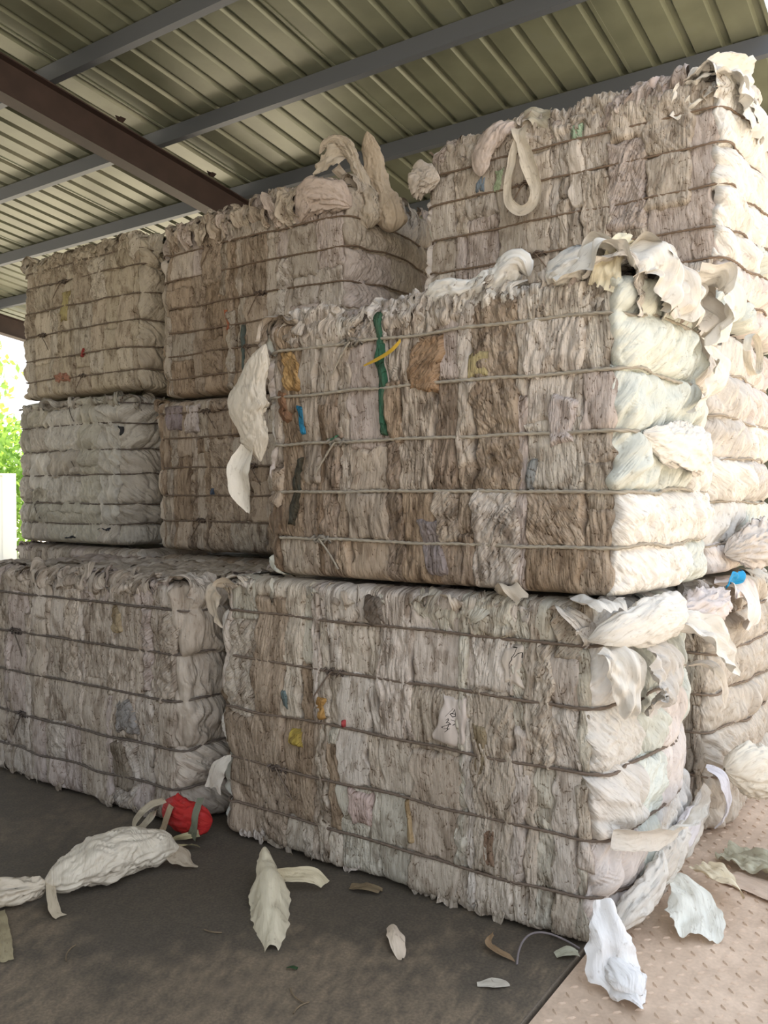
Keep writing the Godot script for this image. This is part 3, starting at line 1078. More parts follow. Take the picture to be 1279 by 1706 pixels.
	bale("sack_bale_010", "bale on the floor behind the left front bale, under the shiny puffed one", g, {"x0": -6.2, "x1": -4.7, "z": -3.86, "depth": 0.98, "y": 0.0, "h": 1.12, "ties": [0.16, 0.36, 0.57, 0.78, 0.98], "covered": true, "seed": 11, "su": 0.012, "sv": 0.02, "pal": grey, "epal": grey, "grime": 0.5, "frill": 0, "frill_h": 0.01, "frill_end": 0, "rope_r": 0.005, "left": true})
	bale("sack_bale_011", "bale on the floor hidden behind the front row, under the brown middle-tier bale", g, {"x0": -4.52, "x1": -2.98, "z": -3.86, "depth": 0.98, "y": 0.0, "h": 1.10, "ties": [0.16, 0.36, 0.57, 0.78, 0.98], "covered": true, "seed": 12, "su": 0.012, "sv": 0.02, "pal": brown, "epal": grey, "grime": 0.5, "frill": 0, "frill_h": 0.01, "frill_end": 0, "rope_r": 0.005})

# scrap lying on the front of a bale, given in world x and y
func scrap(called_bale: String, x0: float, x1: float, y0: float, y1: float, kind: int, layer: float, c: Color, called := "coloured_scrap", da := 0.15) -> MeshInstance3D:
	var d: Dictionary = defs[called_bale]
	use_bale(d)
	var root := get_node(called_bale)
	var off: float = -d.x0 - bR
	var o := piece(root, x0 + off, x1 + off, y0 - d.y, y1 - d.y, kind, layer, c, sr(90, 76, 62), da, 0.0045, 0.008, called)
	return o

func on(called_bale: String, pts: Array) -> Array:
	# world points as seen from the bale's own node
	var root := get_node(called_bale) as Node3D
	var r := []
	for p in pts:
		r.append((p as Vector3) - root.position)
	return r

func ink_texture(strokes: Array, w: int, h: int) -> ImageTexture:
	var im := Image.create(w, h, false, Image.FORMAT_RGB8)
	im.fill(Color(1, 1, 1))
	for st in strokes:
		for i in st.size() - 1:
			var a: Vector2 = st[i]
			var b: Vector2 = st[i + 1]
			var n := int((b - a).length()) + 1
			for k in n + 1:
				var p := a.lerp(b, float(k) / n)
				im.fill_rect(Rect2i(int(p.x) - 2, int(p.y) - 2, 5, 5), Color(0.16, 0.14, 0.14))
	return ImageTexture.create_from_image(im)

func marked(called_bale: String, x0: float, x1: float, y0: float, y1: float, strokes: Array, w: int, h: int, c: Color) -> void:
	unit_uv = true
	var o := scrap(called_bale, x0, x1, y0, y1, 1, 0.02, c, "marked_sack", 0.35)
	unit_uv = false
	var m := m_bag.duplicate() as StandardMaterial3D
	m.heightmap_enabled = false
	m.albedo_texture = ink_texture(strokes, w, h)
	o.material_override = m
	o.set_meta("label", "pale sack panel with dark handwriting")

func build_loose() -> void:
	rng.seed = 4242
	var w1 := sr(228, 224, 216)
	var w2 := sr(216, 209, 198)
	var tan1 := sr(205, 194, 178)
	var R3 := Vector3.RIGHT
	var U3 := Vector3.UP
	var B3 := Vector3(0, 0, -1)
	# ---- coloured scraps on the fronts
	scrap("sack_bale_001", -1.85, -1.812, 1.72, 2.21, 0, 0.024, sr(52, 92, 72), "green_strap", 0.3)
	scrap("sack_bale_001", -2.262, -2.208, 1.745, 1.885, 1, 0.024, sr(44, 128, 168))
	scrap("sack_bale_001", -2.345, -2.235, 1.93, 2.10, 2, 0.02, sr(178, 146, 100), "coloured_scrap", 0.4)
	scrap("sack_bale_001", -2.38, -2.30, 1.80, 1.95, 2, 0.02, sr(142, 108, 84), "coloured_scrap", 0.4)
	scrap("sack_bale_001", -2.30, -2.25, 1.36, 1.66, 0, 0.022, sr(66, 66, 56), "coloured_scrap", 0.4)
	scrap("sack_bale_001", -2.12, -2.04, 1.715, 1.745, 1, 0.024, sr(92, 150, 118))
	scrap("sack_bale_001", -1.46, -1.36, 1.90, 2.02, 1, 0.02, sr(172, 160, 120), "coloured_scrap", 0.3)
	scrap("sack_bale_001", -1.70, -1.56, 1.88, 2.10, 2, 0.022, sr(160, 134, 108), "coloured_scrap", 0.5)
	scrap("sack_bale_001", -1.24, -1.20, 1.50, 1.62, 0, 0.022, sr(140, 146, 148), "coloured_scrap", 0.3)
	scrap("sack_bale_001", -1.66, -1.55, 1.20, 1.42, 0, 0.022, sr(146, 138, 138), "coloured_scrap", 0.5)
	scrap("sack_bale_001", -1.16, -1.06, 1.66, 1.84, 1, 0.03, sr(196, 186, 182), "coloured_scrap", 0.2)
	scrap("sack_bale", -2.285, -2.20, 0.47, 0.55, 2, 0.024, sr(180, 158, 78), "coloured_scrap", 0.3)
	scrap("sack_bale", -2.32, -2.275, 0.61, 0.70, 1, 0.024, sr(112, 130, 132), "coloured_scrap", 0.3)
	scrap("sack_bale", -2.13, -2.08, 0.60, 0.70, 2, 0.022, sr(178, 140, 84), "coloured_scrap", 0.3)
	scrap("sack_bale", -2.01, -1.985, 0.585, 0.62, 1, 0.03, sr(176, 76, 78), "coloured_scrap", 0.1)
	scrap("sack_bale", -1.71, -1.68, 0.19, 0.355, 0, 0.024, sr(168, 146, 112), "coloured_scrap", 0.3)
	scrap("sack_bale", -1.43, -1.35, 0.50, 0.71, 0, 0.02, sr(150, 137, 112), "coloured_scrap", 0.7)
	scrap("sack_bale", -1.90, -1.80, 0.98, 1.13, 2, 0.02, sr(120, 112, 104), "coloured_scrap", 0.6)
	scrap("sack_bale", -1.98, -1.87, 0.20, 0.36, 1, 0.022, sr(196, 176, 168), "coloured_scrap", 0.2)
	scrap("sack_bale", -1.40, -1.32, 0.18, 0.34, 0, 0.022, sr(160, 134, 114), "coloured_scrap", 0.6)
	scrap("sack_bale_002", -3.29, -3.15, 0.37, 0.55, 2, 0.02, sr(150, 147, 144), "coloured_scrap", 0.5)
	scrap("sack_bale_002", -3.33, -3.21, 0.10, 0.33, 0, 0.02, sr(140, 130, 116), "coloured_scrap", 0.7)
	scrap("sack_bale_002", -3.33, -3.25, 0.84, 0.97, 2, 0.02, sr(168, 152, 124), "coloured_scrap", 0.5)
	scrap("sack_bale_005", -5.30, -5.265, 2.50, 2.58, 0, 0.024, sr(160, 70, 66), "coloured_scrap", 0.1)
	scrap("sack_bale_005", -5.62, -5.46, 2.33, 2.42, 2, 0.02, sr(176, 128, 108), "coloured_scrap", 0.4)
	scrap("sack_bale_005", -5.54, -5.44, 2.78, 3.02, 0, 0.02, sr(182, 170, 122), "coloured_scrap", 0.3)
	scrap("sack_bale_004", -3.70, -3.67, 2.2, 2.56, 0, 0.022, sr(92, 104, 98), "coloured_scrap", 0.4)
	scrap("sack_bale_004", -3.83, -3.80, 2.52, 2.66, 0, 0.022, sr(172, 104, 74), "coloured_scrap", 0.2)
	scrap("sack_bale_003", -2.06, -1.98, 3.02, 3.12, 2, 0.022, sr(120, 134, 146), "coloured_scrap", 0.3)
	scrap("sack_bale_003", -1.96, -1.90, 3.00, 3.14, 2, 0.022, sr(164, 180, 150), "coloured_scrap", 0.2)
	scrap("sack_bale_003", -1.55, -1.49, 3.18, 3.26, 2, 0.022, sr(160, 184, 160), "coloured_scrap", 0.3)
	scrap("sack_bale_006", -4.93, -4.88, 1.90, 2.0, 1, 0.024, sr(58, 60, 62), "coloured_scrap", 0.1)
	scrap("sack_bale_006", -5.16, -4.98, 1.24, 1.275, 1, 0.03, sr(48, 52, 62), "coloured_scrap", 0.1)
	scrap("sack_bale_006", -5.54, -5.40, 1.17, 1.20, 1, 0.03, sr(48, 52, 58), "coloured_scrap", 0.1)
	scrap("sack_bale_007", -4.40, -4.24, 1.92, 2.10, 0, 0.024, sr(158, 146, 148), "coloured_scrap", 0.5)
	scrap("sack_bale_007", -4.22, -4.06, 1.90, 2.10, 0, 0.024, sr(200, 190, 186), "coloured_scrap", 0.3)
	scrap("sack_bale_007", -3.98, -3.94, 1.50, 1.56, 1, 0.024, sr(70, 84, 104), "coloured_scrap", 0.2)
	sheet("yellow_strap", get_node("sack_bale_001"), on("sack_bale_001", [Vector3(-1.89, 1.995, -2.612), Vector3(-1.806, 2.015, -2.60), Vector3(-1.752, 2.039, -2.60), Vector3(-1.715, 2.08, -2.615)]), [0.006, 0.014, 0.016, 0.01], [U3, U3, U3, U3], sr(196, 160, 54), {"amp": 0.002, "grime": 0.1, "step": 0.004})
	# ---- handwriting on two panels of the near bale
	marked("sack_bale", -1.575, -1.435, 0.585, 0.79, [
		[Vector2(125, 203), Vector2(87, 273)], [Vector2(145, 210), Vector2(168, 245), Vector2(172, 265), Vector2(150, 285), Vector2(120, 265), Vector2(140, 255), Vector2(145, 212)], [Vector2(130, 262), Vector2(165, 250)],
		[Vector2(100, 318), Vector2(118, 310), Vector2(122, 325), Vector2(105, 345), Vector2(126, 346), Vector2(143, 360), Vector2(110, 372), Vector2(72, 380), Vector2(86, 396)],
		[Vector2(145, 316), Vector2(172, 315), Vector2(181, 326), Vector2(175, 350), Vector2(158, 366)], [Vector2(130, 360), Vector2(124, 400), Vector2(135, 415), Vector2(121, 442)], [Vector2(98, 405), Vector2(142, 405)]], 280, 620, sr(206, 196, 188))
	marked("sack_bale", -1.315, -1.225, 0.83, 0.985, [
		[Vector2(110, 35), Vector2(150, 50), Vector2(135, 85), Vector2(120, 115), Vector2(126, 140), Vector2(114, 180), Vector2(85, 228)], [Vector2(135, 115), Vector2(160, 95), Vector2(194, 85), Vector2(194, 130)], [Vector2(20, 205), Vector2(8, 300)]], 220, 390, sr(204, 194, 182))

	# ---- loose sacks on the brown-stained bale
	var a1 := get_node("sack_bale_001")
	var n1 := "sack_bale_001"
	sack("hanging_sack", a1, on(n1, [Vector3(-2.40, 2.13, -2.62), Vector3(-2.45, 1.98, -2.60), Vector3(-2.47, 1.86, -2.585), Vector3(-2.44, 1.74, -2.60), Vector3(-2.42, 1.64, -2.61)]), [0.02, 0.06, 0.10, 0.07, 0.02], [0.02, 0.03, 0.035, 0.03, 0.015], [R3, R3, R3, R3, R3], sr(214, 206, 192), {"amp": 0.18, "grime": 0.15, "fold": 2.2})
	sheet("hanging_sack", a1, on(n1, [Vector3(-2.47, 1.70, -2.60), Vector3(-2.485, 1.64, -2.575), Vector3(-2.49, 1.56, -2.57), Vector3(-2.455, 1.42, -2.58)]), [0.10, 0.13, 0.11, 0.015], [R3, R3, R3, R3], sr(232, 226, 214), {"amp": 0.012, "grime": 0.05, "fold": 9.0, "curl": 0.25})
	sack("loose_sack", a1, on(n1, [Vector3(-1.68, 2.20, -2.72), Vector3(-1.58, 2.25, -2.71), Vector3(-1.47, 2.235, -2.71), Vector3(-1.38, 2.26, -2.72), Vector3(-1.29, 2.315, -2.72), Vector3(-1.265, 2.27, -2.74)]), [0.02, 0.045, 0.04, 0.05, 0.045, 0.02], [0.03, 0.05, 0.04, 0.05, 0.05, 0.03], [U3, U3, U3, U3, U3, R3], w1, {"amp": 0.3, "grime": 0.1})
	sack("loose_sack", a1, on(n1, [Vector3(-1.20, 2.20, -2.72), Vector3(-1.12, 2.25, -2.71), Vector3(-1.06, 2.265, -2.72), Vector3(-0.98, 2.225, -2.74)]), [0.02, 0.05, 0.06, 0.02], [0.03, 0.06, 0.06, 0.03], [U3, U3, U3, U3], w1, {"amp": 0.3, "grime": 0.05})
	sheet("loose_sack", a1, on(n1, [Vector3(-0.97, 2.17, -2.66), Vector3(-0.94, 2.24, -2.65), Vector3(-0.93, 2.31, -2.68), Vector3(-0.90, 2.34, -2.73)]), [0.10, 0.09, 0.06, 0.05], [R3, R3, R3, (R3 + B3).normalized()], sr(238, 230, 204), {"amp": 0.02, "grime": 0.1, "fold": 22.0})
	for k in 6:
		var zz := -2.70 - 0.10 * k
		var up := rng.randf_range(-0.02, 0.05)
		sheet("loose_sack", a1, on(n1, [Vector3(-1.12, 2.20, zz + 0.05), Vector3(-0.98, 2.25 + up, zz), Vector3(-0.87, 2.25 + up, zz - 0.03), Vector3(-0.79, 2.19 + up * 0.5, zz - 0.05), Vector3(-0.78, 2.10, zz - 0.02)]), [0.12, 0.22, 0.26, 0.24, rng.randf_range(0.06, 0.18)], [B3, (B3 + U3 * rng.randf_range(-0.6, 0.6)).normalized(), (B3 + R3 * rng.randf_range(-0.6, 0.6)).normalized(), (B3 + U3 * rng.randf_range(-0.5, 0.5)).normalized(), B3], w1 if k % 3 != 1 else w2, {"amp": 0.034, "grime": 0.08, "fold": rng.randf_range(9.0, 15.0), "ragged": 0.25, "curl": rng.randf_range(-0.2, 0.2)})
	sheet("loose_sack", a1, on(n1, [Vector3(-0.82, 2.26, -3.10), Vector3(-0.74, 2.27, -3.20), Vector3(-0.70, 2.20, -3.22), Vector3(-0.72, 2.10, -3.18), Vector3(-0.76, 2.03, -3.12)]), [0.20, 0.24, 0.22, 0.16, 0.03], [B3, B3, B3, B3, B3], w1, {"amp": 0.025, "grime": 0.05, "fold": 11.0, "curl": 0.15})
	sheet("loose_sack", a1, on(n1, [Vector3(-0.76, 2.05, -3.20), Vector3(-0.72, 1.96, -3.22), Vector3(-0.75, 1.86, -3.12), Vector3(-0.79, 1.80, -3.05)]), [0.05, 0.14, 0.12, 0.03], [B3, B3, B3, B3], w1, {"amp": 0.02, "grime": 0.05, "fold": 14.0, "curl": -0.2})
	sack("loose_sack", a1, on(n1, [Vector3(-0.86, 1.70, -2.74), Vector3(-0.80, 1.67, -2.90), Vector3(-0.77, 1.66, -3.10), Vector3(-0.79, 1.65, -3.28)]), [0.03, 0.07, 0.08, 0.03], [0.02, 0.03, 0.035, 0.02], [U3, U3, U3, U3], w1, {"amp": 0.2, "grime": 0.05})

	# ---- loose sacks on the near floor bale
	var a0 := get_node("sack_bale")
	var n0 := "sack_bale"
	sack("loose_sack", a0, on(n0, [Vector3(-0.99, 1.03, -2.60), Vector3(-0.92, 1.06, -2.63), Vector3(-0.85, 1.08, -2.78), Vector3(-0.82, 1.09, -2.95), Vector3(-0.84, 1.08, -3.08)]), [0.02, 0.06, 0.08, 0.075, 0.03], [0.02, 0.04, 0.05, 0.05, 0.03], [U3, U3, U3, U3, U3], w1, {"amp": 0.13, "grime": 0.05, "fold": 1.8})
	sheet("loose_sack", a0, on(n0, [Vector3(-1.03, 1.135, -2.80), Vector3(-0.98, 1.155, -2.66), Vector3(-0.93, 1.16, -2.60), Vector3(-0.90, 1.13, -2.58)]), [0.16, 0.18, 0.16, 0.10], [(R3 - B3 * 0.3).normalized(), (R3 + B3 * 0.5).normalized(), (R3 + B3).normalized(), (R3 + B3).normalized()], w1, {"amp": 0.014, "grime": 0.05, "fold": 10.0})
	sack("loose_sack", a0, on(n0, [Vector3(-0.86, 1.07, -3.08), Vector3(-0.80, 1.07, -3.22), Vector3(-0.78, 1.08, -3.42), Vector3(-0.80, 1.08, -3.55)]), [0.03, 0.06, 0.06, 0.03], [0.03, 0.05, 0.05, 0.03], [U3, U3, U3, U3], sr(222, 212, 208), {"amp": 0.32, "grime": 0.2})
	sheet("loose_sack", a0, on(n0, [Vector3(-0.85, 1.03, -2.98), Vector3(-0.76, 1.02, -3.08), Vector3(-0.70, 0.95, -3.18), Vector3(-0.68, 0.84, -3.28)]), [0.12, 0.16, 0.13, 0.02], [B3, (B3 + U3 * 0.4).normalized(), (B3 + U3 * 0.6).normalized(), B3], w1, {"amp": 0.02, "grime": 0.1, "fold": 20.0, "curl": 0.2})
	sheet("loose_sack", a0, on(n0, [Vector3(-0.94, 1.01, -2.62), Vector3(-0.885, 0.97, -2.62), Vector3(-0.87, 0.88, -2.64), Vector3(-0.88, 0.79, -2.66)]), [0.10, 0.13, 0.10, 0.06], [(R3 + B3).normalized(), (R3 + B3).normalized(), (R3 + B3).normalized(), (R3 + B3).normalized()], w1, {"amp": 0.022, "grime": 0.08, "fold": 18.0})
	sheet("loose_sack", a0, on(n0, [Vector3(-0.84, 0.98, -2.76), Vector3(-0.80, 0.92, -2.82), Vector3(-0.80, 0.84, -2.84), Vector3(-0.85, 0.79, -2.80)]), [0.20, 0.26, 0.28, 0.22], [(B3 + U3 * 0.2).normalized(), (B3 + U3 * 0.25).normalized(), (B3 + U3 * 0.3).normalized(), B3], sr(208, 204, 198), {"amp": 0.02, "grime": 0.35, "fold": 24.0})
	sheet("loose_sack", a0, on(n0, [Vector3(-0.83, 0.88, -3.16), Vector3(-0.76, 0.87, -3.22), Vector3(-0.72, 0.80, -3.26), Vector3(-0.72, 0.72, -3.28)]), [0.06, 0.09, 0.09, 0.04], [B3, B3, B3, B3], w2, {"amp": 0.012, "grime": 0.1, "fold": 12.0})
	sheet("loose_sack", a0, on(n0, [Vector3(-0.92, 0.40, -2.66), Vector3(-0.85, 0.38, -2.74), Vector3(-0.78, 0.36, -2.92), Vector3(-0.77, 0.38, -3.14), Vector3(-0.79, 0.40, -3.26)]), [0.10, 0.12, 0.14, 0.12, 0.05], [(U3 + R3).normalized(), (U3 + R3).normalized(), (U3 + R3).normalized(), (U3 + R3).normalized(), U3], w1, {"amp": 0.012, "grime": 0.04, "fold": 7.0, "curl": 0.15})
	sheet("loose_sack", a0, on(n0, [Vector3(-0.82, 0.42, -3.44), Vector3(-0.76, 0.38, -3.46), Vector3(-0.74, 0.28, -3.46), Vector3(-0.78, 0.20, -3.45)]), [0.06, 0.12, 0.12, 0.05], [B3, B3, B3, B3], sr(216, 214, 220), {"amp": 0.01, "grime": 0.1, "fold": 10.0})
	for k in 5:
		var zz := -2.70 - 0.15 * k
		sack("loose_sack", a0, on(n0, [Vector3(-0.95, 0.06 + 0.012 * k, zz), Vector3(-0.89, 0.12 + 0.03 * (k % 2), zz - 0.07), Vector3(-0.85, 0.18 + 0.02 * k, zz - 0.18), Vector3(-0.86, 0.25, zz - 0.28)]), [0.02, 0.05, 0.045, 0.02], [0.02, 0.035, 0.03, 0.015], [U3, U3, U3, U3], [w1, w2, w1, sr(226, 222, 224), w1][k], {"amp": 0.3, "grime": 0.1})
	sheet("loose_sack", a0, on(n0, [Vector3(-1.36, 1.14, -2.70), Vector3(-1.29, 1.185, -2.63), Vector3(-1.22, 1.15, -2.60)]), [0.05, 0.06, 0.05], [(R3 - U3 * 0.3).normalized(), R3, R3], tan1, {"amp": 0.008, "grime": 0.3})
	sheet("loose_sack", a0, on(n0, [Vector3(-2.60, 0.36, -2.62), Vector3(-2.66, 0.30, -2.60), Vector3(-2.69, 0.21, -2.59)]), [0.03, 0.09, 0.10], [R3, R3, R3], w2, {"amp": 0.008, "grime": 0.1})
	sheet("loose_sack", a0, on(n0, [Vector3(-2.58, 1.12, -2.64), Vector3(-2.66, 1.10, -2.60), Vector3(-2.69, 1.02, -2.60), Vector3(-2.66, 0.93, -2.61)]), [0.10, 0.10, 0.08, 0.03], [R3, (R3 + U3).normalized(), R3, R3], tan1, {"amp": 0.014, "grime": 0.2})

	# ---- strap loop and tied neck on the top right bale
	var c2 := get_node("sack_bale_003")
	var n2 := "sack_bale_003"
	sheet("strap_loop", c2, on(n2, [Vector3(-1.80, 3.30, -3.80), Vector3(-1.785, 3.24, -3.765), Vector3(-1.735, 3.10, -3.75), Vector3(-1.695, 2.97, -3.75), Vector3(-1.71, 2.895, -3.75), Vector3(-1.775, 2.875, -3.75), Vector3(-1.835, 2.93, -3.75), Vector3(-1.845, 3.02, -3.755), Vector3(-1.825, 3.14, -3.76), Vector3(-1.80, 3.23, -3.77)]), [0.09, 0.05, 0.075, 0.07, 0.055, 0.05, 0.05, 0.04, 0.045, 0.04], [R3, R3, (R3 + U3 * 0.3).normalized(), R3, (R3 - U3).normalized(), -U3, (-R3 - U3).normalized(), -R3, -R3, -R3], sr(214, 204, 188), {"amp": 0.006, "grime": 0.05, "curl": 0.15, "ragged": 0.03})
	sack("loose_sack", c2, on(n2, [Vector3(-1.84, 3.33, -3.86), Vector3(-1.93, 3.30, -3.80), Vector3(-2.00, 3.20, -3.77), Vector3(-2.01, 3.10, -3.78)]), [0.03, 0.06, 0.05, 0.03], [0.03, 0.04, 0.03, 0.015], [R3, R3, R3, R3], sr(204, 190, 182), {"amp": 0.3, "grime": 0.25})
	sheet("loose_sack", c2, on(n2, [Vector3(-1.92, 3.34, -3.90), Vector3(-1.82, 3.375, -3.86), Vector3(-1.72, 3.35, -3.84), Vector3(-1.66, 3.30, -3.82)]), [0.12, 0.14, 0.12, 0.10], [B3, (B3 + U3).normalized(), (B3 + U3).normalized(), U3], sr(196, 190, 174), {"amp": 0.02, "grime": 0.2})
	sack("tied_neck", c2, on(n2, [Vector3(-2.25, 3.14, -3.79), Vector3(-2.31, 3.15, -3.78), Vector3(-2.38, 3.16, -3.79), Vector3(-2.44, 3.15, -3.82)]), [0.02, 0.06, 0.08, 0.07], [0.02, 0.04, 0.05, 0.03], [U3, U3, U3, U3], sr(206, 196, 186), {"amp": 0.35, "fold": 4.0, "grime": 0.2})
	sheet("loose_sack", c2, on(n2, [Vector3(-1.08, 3.18, -3.83), Vector3(-1.0, 3.27, -3.82), Vector3(-0.88, 3.35, -3.94), Vector3(-0.80, 3.36, -4.12)]), [0.08, 0.16, 0.24, 0.22], [(R3 - U3).normalized(), (R3 - U3).normalized(), (B3 + R3 - U3).normalized(), (B3 - U3).normalized()], w1, {"amp": 0.03, "grime": 0.12, "fold": 12.0})
	for k in 4:
		var zz := -3.92 - 0.14 * k
		sheet("loose_sack", c2, on(n2, [Vector3(-1.10, 3.30, zz), Vector3(-0.96, 3.34, zz), Vector3(-0.85, 3.31, zz - 0.04), Vector3(-0.79, 3.22, zz - 0.06), Vector3(-0.80, 3.12, zz - 0.03)]), [0.14, 0.24, 0.28, 0.24, 0.12], [B3, (B3 + U3 * 0.4).normalized(), (B3 - R3 * 0.4).normalized(), (B3 + U3 * 0.3).normalized(), B3], w1, {"amp": 0.03, "grime": 0.1, "fold": 12.0, "ragged": 0.25})
	sheet("loose_sack", c2, on(n2, [Vector3(-1.22, 3.24, -3.84), Vector3(-1.17, 3.33, -3.83), Vector3(-1.13, 3.38, -3.88), Vector3(-1.08, 3.34, -3.95)]), [0.10, 0.12, 0.09, 0.08], [R3, R3, R3, R3], sr(218, 202, 196), {"amp": 0.025, "grime": 0.15})

	# ---- upright twisted sacks on the middle top bale
	var d2 := get_node("sack_bale_004")
	var n4 := "sack_bale_004"
	sack("twisted_sack", d2, on(n4, [Vector3(-2.84, 3.04, -3.98), Vector3(-2.86, 3.22, -3.97), Vector3(-2.90, 3.36, -3.96), Vector3(-2.95, 3.49, -3.95), Vector3(-3.02, 3.57, -3.94), Vector3(-3.12, 3.57, -3.93), Vector3(-3.16, 3.52, -3.92)]), [0.10, 0.075, 0.04, 0.028, 0.035, 0.03, 0.015], [0.06, 0.045, 0.03, 0.025, 0.03, 0.025, 0.01], [R3, R3, R3, R3, R3, U3, U3], sr(206, 194, 178), {"amp": 0.35, "grime": 0.2, "fold": 3.5})
	sheet("twisted_sack", d2, on(n4, [Vector3(-2.95, 3.50, -3.95), Vector3(-3.02, 3.50, -3.92), Vector3(-3.12, 3.46, -3.92), Vector3(-3.21, 3.43, -3.93)]), [0.05, 0.15, 0.12, 0.05], [U3, U3, U3, (U3 + R3).normalized()], sr(212, 202, 188), {"amp": 0.03, "grime": 0.15, "ragged": 0.4})
	sheet("twisted_sack", d2, on(n4, [Vector3(-2.87, 3.26, -3.93), Vector3(-2.93, 3.30, -3.92), Vector3(-3.0, 3.37, -3.92), Vector3(-3.04, 3.42, -3.92)]), [0.06, 0.05, 0.05, 0.06], [U3, U3, (U3 + R3).normalized(), R3], sr(190, 178, 164), {"amp": 0.014, "grime": 0.25})
	sack("twisted_sack", d2, on(n4, [Vector3(-2.73, 3.02, -4.06), Vector3(-2.74, 3.14, -4.04), Vector3(-2.80, 3.30, -4.02), Vector3(-2.83, 3.44, -4.01), Vector3(-2.86, 3.56, -4.0), Vector3(-2.87, 3.61, -4.0)]), [0.09, 0.085, 0.055, 0.07, 0.055, 0.03], [0.07, 0.06, 0.035, 0.035, 0.03, 0.02], [R3, R3, R3, R3, R3, R3], sr(206, 190, 170), {"amp": 0.2, "grime": 0.15, "fold": 2.6})
	sack("loose_sack", d2, on(n4, [Vector3(-3.22, 3.10, -3.82), Vector3(-3.15, 3.22, -3.80), Vector3(-3.06, 3.23, -3.80), Vector3(-2.95, 3.20, -3.82), Vector3(-2.88, 3.14, -3.86)]), [0.04, 0.09, 0.09, 0.08, 0.04], [0.03, 0.05, 0.06, 0.05, 0.03], [U3, U3, U3, U3, U3], sr(206, 190, 180), {"amp": 0.25, "grime": 0.15})
	for k in 9:
		var xx := -3.30 - 0.125 * k + rng.randf_range(-0.03, 0.03)
		var hh := rng.randf_range(-0.02, 0.05)
		var sk := (R3 + U3 * rng.randf_range(-0.5, 0.5)).normalized()
		sheet("loose_sack", d2, on(n4, [Vector3(xx + 0.05, 3.10, -3.805), Vector3(xx + rng.randf_range(-0.02, 0.05), 3.20, -3.785), Vector3(xx, 3.275 + hh, -3.83), Vector3(xx - 0.05, 3.28 + hh * 0.5, -3.94)]), [rng.randf_range(0.05, 0.1), rng.randf_range(0.09, 0.16), rng.randf_range(0.1, 0.2), 0.14], [R3, sk, sk, R3], [sr(198, 186, 170), sr(204, 190, 180), sr(190, 176, 160)][k % 3], {"amp": 0.026, "grime": 0.35, "fold": 13.0, "ragged": 0.3, "curl": rng.randf_range(-0.25, 0.1), "mat": m_bag})

	# ---- right edge: loops and sheets of the bales behind
	var e8 := get_node("sack_bale_008")
	var n8 := "sack_bale_008"
	var ring := []
	var ring_s := []
	var ring_w := []
	for k in 11:
		var a := TAU * k / 10.0
		ring.append(Vector3(-0.74, 2.10 + 0.085 * sin(a), -3.86 + 0.14 * cos(a)))
		ring_s.append(Vector3(1, 0, 0))
		ring_w.append(0.03)
	sheet("strap_loop", e8, on(n8, ring), ring_w, ring_s, sr(222, 216, 200), {"amp": 0.004, "grime": 0.1, "ragged": 0.03})
	sack("loose_sack", e8, on(n8, [Vector3(-0.86, 1.24, -3.90), Vector3(-0.78, 1.27, -4.0), Vector3(-0.74, 1.28, -4.2), Vector3(-0.78, 1.26, -4.4)]), [0.04, 0.09, 0.10, 0.05], [0.03, 0.06, 0.07, 0.03], [U3, U3, U3, U3], sr(216, 208, 200), {"amp": 0.3, "grime": 0.25})
	var e9 := get_node("sack_bale_009")
	var n9 := "sack_bale_009"
	sheet("loose_sack", e9, on(n9, [Vector3(-0.90, 1.12, -3.90), Vector3(-0.80, 1.11, -3.92), Vector3(-0.76, 1.03, -3.92), Vector3(-0.76, 0.93, -3.86)]), [0.30, 0.44, 0.36, 0.06], [B3, B3, B3, B3], sr(236, 226, 220), {"amp": 0.02, "grime": 0.06, "fold": 7.0, "step": 0.01})
	var cy := sheet("coloured_scrap", e9, on(n9, [Vector3(-0.82, 1.115, -3.70), Vector3(-0.80, 1.15, -3.78), Vector3(-0.79, 1.14, -3.84), Vector3(-0.80, 1.17, -3.95)]), [0.02, 0.05, 0.05, 0.01], [U3, U3, U3, U3], sr(30, 150, 205), {"amp": 0.02, "grime": 0.0})
	cy.set_meta("label", "bright blue plastic scrap")
	sack("loose_sack", e9, on(n9, [Vector3(-0.80, 0.36, -3.66), Vector3(-0.74, 0.36, -3.74), Vector3(-0.70, 0.31, -3.86), Vector3(-0.74, 0.24, -3.98)]), [0.05, 0.10, 0.11, 0.05], [0.04, 0.07, 0.08, 0.04], [U3, U3, U3, U3], sr(232, 224, 208), {"amp": 0.12, "grime": 0.1})

	# ---- things lying on the floor
	var big := node("fallen_sack", self, Vector3(-2.8, 0, -2.05))
	tag(big, "large crumpled white sack lying on the dark floor at lower left", "sack")
	sack("body", big, on("fallen_sack", [Vector3(-2.86, 0.045, -1.88), Vector3(-2.83, 0.065, -1.96), Vector3(-2.80, 0.085, -2.08), Vector3(-2.77, 0.09, -2.20), Vector3(-2.71, 0.08, -2.31), Vector3(-2.66, 0.06, -2.37)]), [0.03, 0.08, 0.11, 0.105, 0.075, 0.03], [0.03, 0.06, 0.08, 0.08, 0.07, 0.03], [R3, R3, R3, R3, R3, R3], sr(226, 216, 198), {"amp": 0.14, "grime": 0.12, "fold": 2.0, "ground": 0.003})
	sack("twisted_neck", big, on("fallen_sack", [Vector3(-2.86, 0.045, -1.90), Vector3(-2.88, 0.05, -1.82), Vector3(-2.93, 0.05, -1.76), Vector3(-3.02, 0.04, -1.70)]), [0.03, 0.045, 0.06, 0.05], [0.03, 0.035, 0.045, 0.04], [(R3 - B3).normalized(), (R3 - B3).normalized(), (R3 - B3).normalized(), R3], sr(216, 204, 184), {"amp": 0.4, "grime": 0.2, "ground": 0.003})
